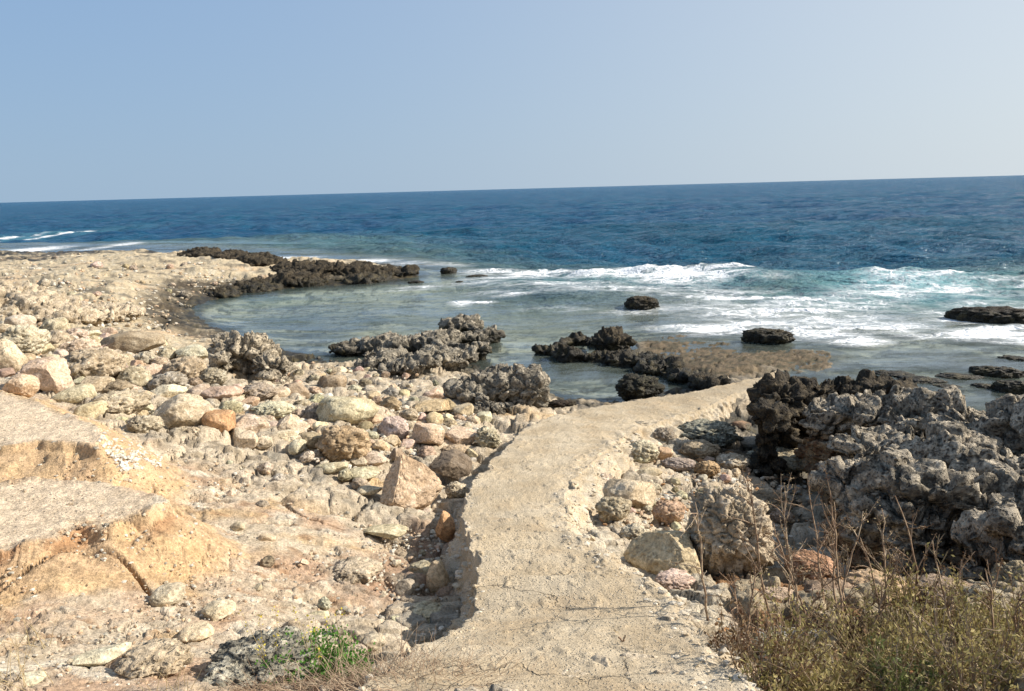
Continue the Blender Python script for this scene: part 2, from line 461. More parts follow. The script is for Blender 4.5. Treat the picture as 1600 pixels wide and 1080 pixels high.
def sea_mat():
    t = NT('sea_water'); p = t.pos()
    dep = t.attr('depth'); foam = t.attr('foam'); aqua = t.attr('aqua')
    ps = t.scaled(p, (0.55, 1.0, 1.0))
    b1 = t.noise(ps, 0.55, 6, 0.62, 0.2); b2 = t.noise(ps, 2.6, 5, 0.6, 0.3); b3 = t.noise(ps, 0.09, 4, 0.6)
    nrm = t.bump(b3, 1.6, 0.8)
    nrm = t.bump(b1, 1.5, 1.0, nrm)
    nrm = t.bump(b2, 0.32, 1.0, nrm)
    calm = t.bump(b2, 0.05, 0.6)
    mixn = t.n('ShaderNodeMix', data_type='VECTOR')
    t.put(mixn.inputs[0], t.ramp(dep, 0.15, 1.0)); t.l(calm, mixn.inputs[4]); t.l(nrm, mixn.inputs[5])
    N = mixn.outputs[1]
    patch = t.noise(p, 0.12, 3)
    deep = t.mix(t.ramp(dep, 3.0, 9.0), (0.010, 0.075, 0.13), (0.010, 0.066, 0.15))
    deep = t.mix(t.ramp(patch, 0.3, 0.7), deep, (0.016, 0.098, 0.175))
    dn = t.math('ADD', dep, t.math('MULTIPLY', t.math('SUBTRACT', t.noise(t.scaled(p, (0.5, 1, 1)), 0.5, 5), 0.5), t.ramp(dep, 0.3, 1.5, 0.1, 1.6)))
    shal = t.mix(t.ramp(dn, 0.38, 0.75), (0.34, 0.40, 0.345), (0.085, 0.155, 0.165))
    shal = t.mix(t.math('MULTIPLY', t.ramp(t.noise(p, 0.9, 5, 0.6, 0.5), 0.45, 0.65), 0.55), shal, (0.12, 0.16, 0.125))
    col = t.mix(t.ramp(dn, 0.7, 2.2), shal, deep)
    col = t.mix(aqua, col, (0.16, 0.40, 0.44))
    dif = t.n('ShaderNodeBsdfDiffuse'); t.l(col, dif.inputs[0]); t.l(N, dif.inputs[2])
    tr = t.n('ShaderNodeBsdfTransparent'); tr.inputs[0].default_value = (0.86, 0.93, 0.92, 1)
    body = t.n('ShaderNodeMixShader')
    t.l(t.ramp(dep, 0.0, 1.2, 0.12, 1.0), body.inputs[0]); t.l(tr.outputs[0], body.inputs[1]); t.l(dif.outputs[0], body.inputs[2])
    gl = t.n('ShaderNodeBsdfGlossy'); gl.inputs['Roughness'].default_value = 0.12; t.l(N, gl.inputs['Normal'])
    gl.inputs[0].default_value = (0.9, 0.95, 1, 1)
    fr = t.n('ShaderNodeFresnel'); fr.inputs[0].default_value = 1.33; t.l(N, fr.inputs[1])
    pr = t.scaled(p, (0.33, 1.0, 1.0))
    ruf = t.math('ADD', t.math('MULTIPLY', t.noise(pr, 0.30, 7, 0.78, 0.4), 0.6), t.math('MULTIPLY', t.noise(pr, 1.4, 6, 0.75, 0.3), 0.6))
    rf = t.math('MULTIPLY', fr.outputs[0], t.ramp(ruf, 0.47, 0.72, 0.15, 1.3))
    rf = t.math('MULTIPLY', rf, 0.92)
    s1 = t.n('ShaderNodeMixShader'); t.l(rf, s1.inputs[0]); t.l(body.outputs[0], s1.inputs[1]); t.l(gl.outputs[0], s1.inputs[2])
    # lacy foam: threshold of webbed noise, lowered where there is more foam
    pw = t.mix(0.12, t.scaled(p, (0.6, 1.0, 1.0)), t.n('ShaderNodeTexNoise').outputs['Color'])
    wv = t.n('ShaderNodeTexNoise'); t.put(wv.inputs['Vector'], p); wv.inputs['Scale'].default_value = 1.3; wv.inputs['Detail'].default_value = 3
    pw = t.n('ShaderNodeVectorMath', operation='ADD'); t.l(t.scaled(p, (0.6, 1.0, 1.0)), pw.inputs[0]); t.l(t.scaled(wv.outputs['Color'], (0.9, 0.9, 0.9)), pw.inputs[1])
    pw = pw.outputs[0]
    web = t.voronoi(pw, 1.6, 'DISTANCE_TO_EDGE'); web2 = t.voronoi(pw, 5.2, 'DISTANCE_TO_EDGE')
    nn = t.noise(pw, 1.1, 8, 0.72)
    k = t.math('ADD', t.math('MULTIPLY', t.ramp(web, 0.0, 0.32, 1, 0), 0.30), t.math('ADD', t.math('MULTIPLY', t.ramp(web2, 0.0, 0.35, 1, 0), 0.20), t.math('MULTIPLY', nn, 0.85)))
    thr = t.math('ADD', k, foam)
    ff = t.math('MULTIPLY', t.math('MAXIMUM', t.ramp(thr, 1.10, 1.50), t.ramp(thr, 0.72, 1.4, 0, 0.38)), t.ramp(foam, 0.08, 0.35))
    fd = t.n('ShaderNodeBsdfDiffuse'); fd.inputs[0].default_value = (0.80, 0.82, 0.83, 1); t.l(t.bump(t.math('ADD', nn, web2), 0.12, 0.8), fd.inputs[2])
    s2 = t.n('ShaderNodeMixShader'); t.l(ff, s2.inputs[0]); t.l(s1.outputs[0], s2.inputs[1]); t.l(fd.outputs[0], s2.inputs[2])
    return t.done(s2.outputs[0])
M['sea'] = sea_mat()

def plain_mat(name, c1, c2, rough=0.8, sc=30, trans=0.0):
    t = NT(name); p = t.pos()
    oi = t.n('ShaderNodeObjectInfo')
    col = t.mix(t.ramp(t.noise(p, sc, 3), 0.38, 0.62), c1, c2)
    col = t.mix(1.0, col, oi.outputs['Color'], 'MULTIPLY')
    sh = t.principled(col, rough)
    if trans:
        tl = t.n('ShaderNodeBsdfTranslucent'); t.l(col, tl.inputs[0])
        mx = t.n('ShaderNodeMixShader'); mx.inputs[0].default_value = trans
        t.l(sh, mx.inputs[1]); t.l(tl.outputs[0], mx.inputs[2]); sh = mx.outputs[0]
    return t.done(sh)
M['twig'] = plain_mat('dry_twig', (0.26, 0.17, 0.11), (0.45, 0.35, 0.24))
M['redtwig'] = plain_mat('red_twig', (0.20, 0.125, 0.08), (0.36, 0.26, 0.17))
M['straw'] = plain_mat('straw', (0.42, 0.33, 0.18), (0.28, 0.20, 0.11))
M['leaf_olive'] = plain_mat('leaf_olive', (0.24, 0.21, 0.075), (0.44, 0.36, 0.15), 0.7, 12, 0.3)
M['leaf_green'] = plain_mat('leaf_green', (0.14, 0.17, 0.05), (0.24, 0.23, 0.09), 0.6, 18, 0.3)
M['leaf_dry'] = plain_mat('leaf_dry', (0.20, 0.13, 0.06), (0.12, 0.06, 0.03), 0.8, 18, 0.2)
M['leaf_weed'] = plain_mat('leaf_weed', (0.075, 0.20, 0.025), (0.13, 0.27, 0.04), 0.6, 30, 0.35)
M['petal'] = plain_mat('yellow_petal', (0.72, 0.60, 0.08), (0.62, 0.48, 0.05), 0.6, 30, 0.2)
M['wood'] = plain_mat('bleached_wood', (0.62, 0.55, 0.42), (0.45, 0.38, 0.27))

# ------------------------------------------------------------------ the shore ground
def region_mask(x, y, pts, z, soft):
    return sstep(-soft, soft, poly_sd(x, y, wpoly(pts, z)))

def build_terrain():
    nc, nr = 700, 640
    tx = np.concatenate([-np.geomspace(2.6, .76, 31)[:-1], np.linspace(-.76, .76, nc - 60), np.geomspace(.76, 2.6, 31)[1:]])
    py = np.concatenate([np.linspace(1500, 1090, 60)[:-1], np.linspace(1090, 470, 440)[:-1], np.linspace(470, 312, nr - 498)])
    th = np.arctan((py - 540) / FPX) + PITCH
    # plan distances: spaced as an eye 2 m above the ground would see them, finer near
    dd = np.interp(np.arange(nr), [0, 60, 500, nr - 1], [0, 1, 2, 3])
    d = np.empty(nr)
    eye = np.interp(py, [312, 400, 480, 600, 760, 900, 1080, 1500], [3.5, 3.3, 3.2, 2.8, 2.35, 2.1, 1.75, 1.6])
    d = eye / np.tan(np.maximum(th, R(1.6)))
    d = np.maximum.accumulate(d + np.arange(nr) * 1e-4)
    X = (tx[None, :] * d[:, None]).ravel(); Y = np.repeat(d, nc)
    z = H(X, Y)
    q = xy0(X, Y)
    dist = Y
    # what covers the ground where
    soil = region_mask(X, Y, [(-500,1500),(-500,560),(0,600),(120,640),(180,680),(300,700),(470,740),(560,760),(620,830),(590,900),(520,960),(420,1010),(500,1500)], 1.4, 0.25)
    soil = np.where(Y > 9, 0, soil)
    rsoil = np.where(Y < 6.9, region_mask(X, Y, [(1080,900),(1180,880),(1900,840),(2300,1500),(1150,1500),(1130,1050)], 1.1, 0.2), 0)
    platform = region_mask(X, Y, [(995,525),(1080,516),(1200,540),(1330,552),(1300,582),(1200,580),(1150,600),(1050,600),(1000,575)], 0.0, 0.25)
    under = sstep(0.06, -0.06, z)
    head = sstep(13, 17, Y) * (1 - under) * (X < 0)
    # relief
    big = fbm(q * 0.9, 4, 3)
    med = ridged(q * 2.4, 4, 9)
    wq = xy0(fbm(q * 2, 3, 8), fbm(q * 2 + 7, 3, 19)) * 0.5
    f1, e1, id1 = vor((q + wq * .5) * 1.7, 4, True, True)
    f2, e2, id2 = vor((q + wq * .35) * 5.2, 14, True, True)
    f3, e3, id3 = vor((q + wq * .2) * 12, 24, True, True)
    fine = fbm(q * 11, 4, 21)
    veryfine = fbm(q * 34, 3, 25)
    rocky = (1 - soil) * (1 - rsoil * 0.7) * (1 - under) * (1 - platform)
    near_k = sstep(2.5, 9, dist)
    rel = rocky * (0.06 * big + 0.10 * (0.45 - f1) * (1 - head) + 0.14 * (id1 - .5) * sstep(0, .15, e1) - 0.09 * sstep(.12, 0, e1) + 0.08 * (id2 - .5) * sstep(0, .2, e2) - 0.045 * sstep(.14, 0, e2) + 0.04 * (med - 0.5) + 0.05 * fine)
    rel *= (0.85 - .40 * head)
    rel += head * sstep(-.25, .15, fbm(q * .35, 3, 49) * -1 + .05) * (0.22 * (vor((q + wq) * .45, 88, True)[1] - .5) + 0.22 * (ridged(q * np.array([0.28, .5, 1]), 5, 77) - 0.6) + 0.16 * fbm(q * .6, 4, 78))
    ter = sstep(-0.02, 0.1, poly_sd(X, Y, TERR1)) + sstep(-0.02, 0.1, poly_sd(X, Y, TERR2))
    ter = np.clip(ter * (Y < 8), 0, 1)
    sk = soil * (1 - ter * 0.8)
    rel += .72 * sk * (0.06 * big + 0.04 * (med - 0.5) + 0.035 * fine + (0.045 * (id2 - .5) * sstep(0, .15, e2) + 0.03 * (id3 - .5) * sstep(0, .2, e3) - 0.02 * sstep(.12, 0, e3)) * sstep(-0.05, 0.2, fbm(q * 1.3, 3, 61) + 0.1) + 0.04 * (0.45 - f1)) + soil * ter * (0.006 * fine + 0.012 * big)
    # shallow erosion cracks in the soil
    crk = np.abs(gnoise(q * np.array([1.1, 2.3, 1]) + 3.3, 71))
    crm = sstep(0.16, 0.5, gnoise(q * 1.5, 72) + 0.3)
    crack = sstep(0.03, 0.0, crk) * crm * soil * (1 - ter)
    rel -= crack * 0.11
    rel += rsoil * (0.09 * big + 0.04 * fine + 0.12 * (id2 - .5) * sstep(0, .2, e2) - .03 * sstep(.1, 0, e2) + 0.04 * (id3 - .5))
    rel += under * (0.07 * big + 0.05 * (med - 0.5) + 0.09 * (id2 - .5) * sstep(0, .15, e2) * sstep(0.05, 0.22, fbm(q * 1.3, 4, 41)))
    rel += platform * (0.05 * fine + 0.06 * big - 0.06 * sstep(.07, 0, e1) + 0.03 * (id2 - .5))
    rel += veryfine * 0.006 * (1 - under)
    z2 = z + rel
    # ---------------- colour
    def c(*v): return np.array(v)[None, :]
    def mx(a, b, f): return a * (1 - f[:, None]) + b * f[:, None]
    n1 = fbm(q * 1.3, 4, 41); n2 = fbm(q * 4, 4, 42); n3 = fbm(q * 13, 3, 43)
    rockc = mx(c(0.56, 0.48, 0.37), c(0.36, 0.30, 0.22), sstep(-0.1, 0.25, n2))
    rockc = mx(rockc, c(0.25, 0.235, 0.20), sstep(0.05, 0.35, n1) * 0.8)
    rockc = mx(rockc, c(0.50, 0.35, 0.19), sstep(0.12, 0.35, fbm(q * 1.1, 3, 47)) * 0.8)
    headc = mx(c(0.53, 0.445, 0.31), c(0.31, 0.275, 0.215), sstep(0.0, 0.3, n2 + 0.3 * n1))
    headc = mx(headc, c(0.57, 0.42, 0.27), sstep(0.05, 0.3, fbm(q * 0.35, 3, 49)) * 0.7)
    headc = mx(headc, c(0.60, 0.55, 0.44), sstep(0.1, 0.3, fbm(q * 2.2, 3, 50)) * 0.7)
    rockc = mx(rockc, headc, head)
    pale = c(0.56, 0.475, 0.36)
    orange = c(0.55, 0.385, 0.23)
    pink = c(0.50, 0.345, 0.235)
    soilc = mx(pale, pink, sstep(-0.15, 0.2, n1) * 0.9)
    soilc = mx(soilc, c(0.40, 0.345, 0.28), sstep(0.05, 0.3, fbm(q * 2.3, 4, 57)) * 0.6)
    soilc = mx(soilc, c(0.50, 0.35, 0.19), sstep(0.0, 0.3, fbm(q * 1.8, 3, 51)) * 0.8)
    soilc = mx(soilc, c(0.66, 0.60, 0.49), sstep(0.08, 0.28, fbm(q * 3.1, 3, 52)) * 0.8)
    # the eroded banks are orange earth: a band of their own below each pale crust
    p1 = poly_sd(X, Y, TERR1); p2 = poly_sd(X, Y, TERR2)
    wob = fbm(xy0(X * 3, Y * 3), 5, 5) * 0.12 + fbm(xy0(X * 16, Y * 16), 3, 6) * 0.03
    band = np.maximum(sstep(-0.50, -0.34, p1 + n2 * 0.2) * sstep(0.03, -0.02, p1 + wob), sstep(-0.62, -0.42, p2 + n2 * 0.2) * sstep(0.03, -0.02, p2 + wob))
    band = band * (Y < 8) * sstep(-0.6, -1.1, X) * .85
    soilc = mx(soilc, mx(orange, c(0.60, 0.42, 0.235), sstep(-0.15, 0.25, n2)), band)
    deepred = sstep(0.0, 0.25, fbm(np.stack([X * 7, Y * 2, z2 * 2], 1), 3, 55)) * band * sstep(-0.2, -0.02, p1 + wob)
    soilc = mx(soilc, c(0.36, 0.18, 0.085), deepred * 0.8)
    soilc = mx(soilc, mx(c(0.72, 0.59, 0.44), c(0.62, 0.51, 0.385), sstep(0.0, 0.3, fbm(q * np.array([2, 9, 1]), 3, 53))), ter)
    soilc = mx(soilc, c(0.33, 0.19, 0.10), sstep(0.12, 0.3, fbm(q * np.array([5, 9, 1]), 3, 58)) * (1 - ter) * (1 - band) * .6)
    soilc = mx(soilc, c(0.30, 0.16, 0.08), crack * .8)
    col = mx(rockc, soilc, soil)
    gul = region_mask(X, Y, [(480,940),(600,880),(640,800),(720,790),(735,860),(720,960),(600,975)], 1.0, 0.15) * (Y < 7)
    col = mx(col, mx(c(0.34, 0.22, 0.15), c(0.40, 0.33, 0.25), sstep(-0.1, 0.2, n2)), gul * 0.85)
    rs = mx(mx(c(0.26, 0.145, 0.07), c(0.15, 0.10, 0.062), sstep(-0.1, 0.2, n2)), c(0.36, 0.30, 0.21), (id2 > .62) * sstep(.0, .1, e2))  # reddish soil, its colour darkened to carry the shade it lies in
    col = mx(col, rs, rsoil)
    skirt = region_mask(X, Y, [(930,790),(1000,880),(1100,900),(1130,960),(1140,1030),(1200,1100),(1100,1100),(1000,960),(900,850)], 1.2, 0.08) * (Y < 7)
    col = mx(col, mx(c(0.56, 0.50, 0.40), c(0.46, 0.40, 0.31), sstep(-0.1, 0.2, n3)), skirt)
    col = mx(col, mx(c(0.17, 0.13, 0.085), c(0.075, 0.065, 0.042), sstep(-0.15, 0.2, n2 + .5 * n3)), platform)
    weed = region_mask(X, Y, [(215,500),(260,455),(330,448),(420,440),(660,430),(660,440),(420,462),(320,478),(300,500),(330,530),(250,525)], 0.15, 0.5) * sstep(-.35, .1, n2 + .5 * n1 + .15)
    col = mx(col, mx(c(0.075, 0.06, 0.042), c(0.15, 0.12, 0.075), sstep(0., .3, n3)), weed * (1 - under))
    notch_shade = sstep(0.06, 0.20, fbm(q * np.array([.9, 1.6, 1]), 4, 91)) * head
    col = mx(col, c(0.11, 0.10, 0.08), notch_shade * .8)  # dark patches painted for the shade in headland crevices
    bed = mx(c(0.58, 0.54, 0.44), c(0.12, 0.105, 0.075), sstep(0.02, 0.2, n1 + 0.8 * n2))
    col = mx(col, bed, under * (1 - platform))
    me = mesh_np('shore_ground', np.stack([X, Y, z2], 1), grid_faces(nr, nc), True, cols=np.clip(col, 0.01, 0.8), attrs={'keep': platform})
    o = link('ground', me, M['terrain']); tag(o, 'eroded cream and orange rocky shore sloping down to the sea', kind='structure')
    return o
ground = build_terrain()
# ground behind and beside the camera, reaching far inland
V = []
for (x, y) in [(-400,-400),(400,-400),(400,1.2),(-400,1.2)]: V.append((x, y, 1.9))
me = mesh_np('inland', V, [[0, 1, 2, 3]], False, cols=np.tile(np.array([[0.45, 0.36, 0.25]]), (4, 1)))
tag(link('inland_ground', me, M['terrain']), 'bare inland ground behind the viewpoint', kind='structure')

# ------------------------------------------------------------------ the sea
FOAM = [ # px, py, half width px, half height px, amount
    (45,391,38,5,1.0),(195,382,24,2,.75),(95,367,12,5,1.2),(4,372,10,5,.9),(150,388,20,3,.6),(350,395,12,2,.5),
    (430,404,36,3,.8),(480,402,30,2,.5),(575,408,45,4,.75),(640,411,40,4,.5),(700,412,50,4,.45),
    (765,424,45,6,.7),(830,428,60,7,.75),(930,432,60,7,.8),(985,431,45,9,1.0),(1055,437,60,10,1.05),(1120,440,60,6,.7),(1200,445,50,4,.45),
    (790,437,70,4,.6),(740,445,60,4,.5),(660,450,60,3,.5),(640,455,50,2,.4),(870,450,120,6,.55),(960,458,150,7,.55),(1100,462,120,8,.55),(1000,488,80,6,.45),
    (780,462,60,4,.45),(722,475,18,4,.8),(800,466,40,3,.5),(880,485,100,6,.3),(1130,480,120,9,.5),(1200,490,130,12,.62),(1300,478,120,14,.6),(1390,455,80,10,.5),
    (1430,442,80,10,.62),(1400,432,60,5,.6),(1480,457,90,12,.6),(1380,462,90,10,.6),(1120,515,75,8,.85),(1060,512,50,5,.8),(1200,508,90,12,.7),(1280,520,80,13,.72),(1340,532,45,8,.95),(1300,500,120,12,.65),
    (1400,510,90,12,.55),(1500,500,60,9,.6),(1540,522,90,9,1.0),(1600,530,60,9,.9),(1540,476,80,5,.6),(1470,487,50,5,.5),(1700,500,150,30,.7),(1640,462,80,8,.4),(1450,525,60,8,.55),
]
AQUA = [(1420,448,120,20,.95),(1480,470,100,14,.85),(1350,470,140,18,.6),(1100,444,100,9,.35),(900,440,140,9,.3),(500,385,120,6,.15),(1600,455,80,10,.3),(90,365,60,6,.4),(430,465,160,14,.3),(480,490,150,20,.22)]
CREST = [ # px from, px to, py, height m, half depth m
    (890,1190,431,.27,.6),(740,900,424,.26,.5),(1330,1520,438,.30,.8),(1200,1330,486,.14,.35),(1060,1300,470,.12,.4),(1500,1700,512,.16,.35),(40,150,366,.55,1.6),(420,720,377,.45,2.6),(-60,20,371,.5,1.6),(560,1000,392,.20,1.6),(1500,1700,446,.3,1.5),
    (1150,1420,512,.09,.25),(700,780,475,.11,.25),(1000,1250,392,.22,1.6),(1050,1350,365,.25,3)]
def blobs(x, y, L):
    out = np.zeros(len(x))
    for px, py, rx, ry, a in L:
        c = at(px, py, 0); far = at(px, py - ry * 0.7, 0); neari = at(px, py + ry * 0.7, 0)
        ryw = (far[1] - neari[1]) / 1.4; rxw = rx * c[1] / FPX
        q = ((x - c[0]) / rxw) ** 2 + ((y - c[1]) / ryw) ** 2
        out = np.maximum(out, a * np.exp(-np.minimum(q, 40) * 0.75))
    return out
def build_sea():
    nc = 760
    py = np.concatenate([np.linspace(820, 600, 60)[:-1], np.linspace(600, 400, 260)[:-1], np.linspace(400, 318, 150)[:-1], 295.0 + np.geomspace(23, 0.4, 46)])
    d = 3.6 / np.tan(np.arctan((py - 540) / FPX) + PITCH)
    nr = len(d)
    tx = np.linspace(-1.25, 1.25, nc)
    X = (tx[None, :] * d[:, None]).ravel(); Y = np.repeat(d, nc)
    land = H(X, Y)
    dep = np.clip(-land, 0, 12)
    dep = np.where(Y > 70, 12, dep)
    q = xy0(X, Y)
    open_ = sstep(0.1, 1.5, dep)
    z = np.zeros(len(X))
    lod = lambda wl: np.clip(1 - (Y / 320) / wl, 0, 1)          # drop waves the grid cannot carry
    for k in range(26):
        wl = 0.5 * 1.19 ** k
        ang = R(250) + rng.normal(0, 0.5)
        ph = rng.uniform(0, 6.28)
        kx, ky = math.cos(ang) * 6.2832 / wl, math.sin(ang) * 6.2832 / wl
        warp = gnoise(q / (wl * 3), 100 + k) * 2.4
        amp = 0.022 * wl ** 0.62 * (0.5 + 0.9 * np.abs(gnoise(q / (wl * 5) + 9, 150 + k)))
        s = np.sin(kx * X + ky * Y + ph + warp)
        z += amp * (np.sign(s) * 0 + s + 0.25 * np.cos(2 * (kx * X + ky * Y + ph + warp))) * lod(wl) * open_
    z += 0.012 * fbm(q * 2.0, 4, 5) * (1 - open_) * sstep(0.03, 0.15, dep)
    foam = blobs(X, Y, FOAM)
    for a, b, cy, h, w in CREST:
        c1, c2 = at(a, cy, 0), at(b, cy, 0)
        yc = np.interp(X, [c1[0], c2[0]], [c1[1], c2[1]]) + fbm(q * 0.35, 3, int(a) % 97) * w * 1.3
        end = sstep(c1[0] - w * 1.5, c1[0] + w * 2, X) * sstep(c2[0] + w * 1.5, c2[0] - w * 2, X)
        dy = (Y - yc) / w
        prof = np.exp(-np.where(dy < 0, dy * dy * 2.8, dy * dy * 0.8))
        z += h * .8 * prof * end * (0.6 + 1.1 * fbm(q * 1.2, 3, 7) + .35 * fbm(q * 6, 3, 8) * sstep(.3, .6, foam))
        foam = np.maximum(foam, np.where(dy < .5, np.exp(-((dy + .45) / .55) ** 2), 0) * end * (.80 if 420 < cy < 520 else .0))
    z += foam * open_ * 0.07 * fbm(q * 2.5, 4, 6) + foam * 0.02 * fbm(q * 7, 3, 16) 
    # foam rings round the rocks standing in the surf
    foam = np.clip(foam * 1.12, 0, 1.3) * (0.85 + 0.5 * fbm(q * np.array([0.5, 1.2, 1]), 4, 33))
    foam *= 1
    # a few whitecaps far out
    wc = sstep(0.40, 0.5, gnoise(q * np.array([0.10, 0.25, 1]), 207)) * (Y > 40) * (Y < 300) * 0
    aqua = np.clip(blobs(X, Y, AQUA), 0, 1)
    me = mesh_np('sea', np.stack([X, Y, z], 1), grid_faces(nr, nc), True, attrs={'depth': dep, 'foam': foam + wc, 'aqua': aqua})
    tag(link('sea', me, M['sea']), 'blue sea with white surf breaking towards the shallow pool', kind='structure')
build_sea()

# ------------------------------------------------------------------ the path
PATH = [ # left x,y  right x,y  height
    (430,1330,1350,1330,1.98),(500,1180,1270,1180,1.94),(560,1085,1165,1085,1.88),(655,1015,1125,1010,1.76),(735,965,1050,950,1.63),(748,905,968,900,1.50),(735,850,908,860,1.36),
    (722,800,884,812,1.20),(748,745,896,748,1.00),(790,700,945,705,.83),(822,668,975,680,.69),(880,646,1015,662,.60),(965,630,1060,650,.52),(1050,618,1100,637,.44),(1130,602,1140,618,.36),(1190,588,1192,603,.29),(1215,578,1220,592,.20)]
def cat(P, n):
    P = np.asarray(P, float); m = len(P)
    t = np.linspace(0, m - 1 - 1e-6, n); i = np.floor(t).astype(int); f = (t - i)[:, None]
    g = lambda k: P[np.clip(k, 0, m - 1)]
    a, b, c, d = g(i - 1), g(i), g(i + 1), g(i + 2)
    return 0.5 * (2 * b + (c - a) * f + (2 * a - 5 * b + 4 * c - d) * f ** 2 + (3 * b - a - 3 * c + d) * f ** 3)
PL = np.array([at(a, b, z) for a, b, c, d, z in PATH]); PR = np.array([at(c, d, z) for a, b, c, d, z in PATH])
PATH_POLY = np.concatenate([PL[:, :2], PR[::-1, :2]])
def build_path():
    n, mI, mS = 620, 110, 34
    L, Rr = cat(PL, n), cat(PR, n)
    side = Rr - L; side[:, 2] = 0
    wid = np.linalg.norm(side, axis=1, keepdims=True); side /= wid
    # ragged edges
    arc = np.concatenate([[0], np.cumsum(np.linalg.norm(np.diff((L + Rr) / 2, axis=0), axis=1))])
    e1 = fbm(np.stack([arc * 3, arc * 0, arc * 0], 1), 5, 11) * 0.15 + fbm(np.stack([arc * 14, arc * 0, arc * 0], 1), 3, 13) * 0.05
    e2 = fbm(np.stack([arc * 3, arc * 0 + 9, arc * 0], 1), 5, 12) * 0.13 + fbm(np.stack([arc * 14, arc * 0, arc * 0], 1), 3, 14) * 0.04
    taper = np.clip(wid[:, 0] / 1.0, 0.3, 1)
    L = L + side * (e1 * taper)[:, None]; Rr = Rr + side * (e2 * taper)[:, None]
    rows = []; edge = []
    vi = np.linspace(0, 1, mI)
    for k in range(mS):            # left flank: steep, lumpy
        t = 1 - k / mS
        out = -0.30 * t ** 1.0; drop = 0.62 * t ** 0.62
        rows.append(L + side * out - np.array([0, 0, 1]) * drop); edge.append(np.full(n, -t))
    for v in vi:
        rows.append(L * (1 - v) + Rr * v); edge.append(np.full(n, 0.0) + 0.0)
    for k in range(1, mS + 1):     # right flank: broken rubble slope
        t = k / mS
        rows.append(Rr + side * (0.46 * t) - np.array([0, 0, 1]) * (np.interp(Rr[:, 1], [6, 9], [.55, .30])[:, None] * t ** 1.4)); edge.append(np.full(n, t))
    P = np.stack(rows, 1).reshape(-1, 3); E = np.stack(edge, 1).ravel()
    vv = np.concatenate([np.zeros(mS), vi, np.ones(mS)]); vv = np.tile(vv, n)
    # worn treads of the few steps
    y = P[:, 1]
    st = (y > 3.25) & (y < 4.9)
    ph = (y - 3.25) / 0.52 + fbm(xy0(P[:, 0] * 1.5, P[:, 1] * 0.5), 2, 44) * 0.25
    fr = ph - np.floor(ph)
    P[:, 2] += np.where(st, (fr - sstep(0.82, 1.0, fr)) * 0.10, 0) * sstep(1, 0.2, np.abs(E)) * sstep(3.2, 3.5, y) * sstep(4.9, 4.6, y)
    lump = np.abs(E)
    em = sstep(0.0, 0.25, lump) + sstep(0.12, 0.0, vv) * 0.3 * (E == 0) + sstep(0.80, 1.0, vv) * 0.6 * (E == 0)
    f1, _ = vor(P * 9, 3)
    f2, _ = vor(P * 22, 4)
    P[:, 2] += fbm(P * 2.2, 3, 61) * 0.030 + fbm(P * 12, 3, 62) * 0.008 + fbm(P * 40, 2, 64) * 0.007 + (vor(P * 26, 68)[1] > .93) * 0.008
    nrm = np.repeat(side, mS * 2 + mI, axis=0) * np.sign(E)[:, None] * 0.8 + np.array([0, 0, 0.7])
    P += nrm * (em * (0.20 * (fbm(P * 2.6, 5, 63)) + 0.06 * (0.5 - f1) + 0.025 * (0.45 - f2) + 0.02 * fbm(P * 30, 2, 65)))[:, None]
    q = xy0(P[:, 0], P[:, 1])
    n1, n2 = fbm(q * 2.5, 4, 66), fbm(P * 14, 3, 67)
    a = np.array([0.47, 0.38, 0.26]); b = np.array([0.50, 0.42, 0.305]); c_ = np.array([0.60, 0.53, 0.42]); g_ = np.array([0.27, 0.23, 0.17])
    f = sstep(-0.2, 0.2, n1)[:, None]; col = a * (1 - f) + b * f
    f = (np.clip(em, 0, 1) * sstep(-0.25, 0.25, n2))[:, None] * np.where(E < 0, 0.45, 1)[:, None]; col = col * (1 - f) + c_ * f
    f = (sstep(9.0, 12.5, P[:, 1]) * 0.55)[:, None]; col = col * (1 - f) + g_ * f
    global PATH_PTS
    PATH_PTS = (P[(np.abs(E) > 0.02) & (np.abs(E) < 0.9)], P[(np.abs(E) == 0) & ((vv < .08) | (vv > .85))])
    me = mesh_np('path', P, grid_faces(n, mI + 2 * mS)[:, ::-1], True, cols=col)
    tag(link('path', me, M['path']), 'rough pale concrete footpath running down to the rock pools', kind='structure')
build_path()

# ------------------------------------------------------------------ rocks
def icos(sub):
    bm = bmesh.new(); bmesh.ops.create_icosphere(bm, subdivisions=sub, radius=1.0)
    V = np.array([v.co[:] for v in bm.verts]); F = np.array([[v.index for v in f.verts] for f in bm.faces]); bm.free()
    return V, F
ICO = {s: icos(s) for s in (1, 2, 4, 5, 6)}

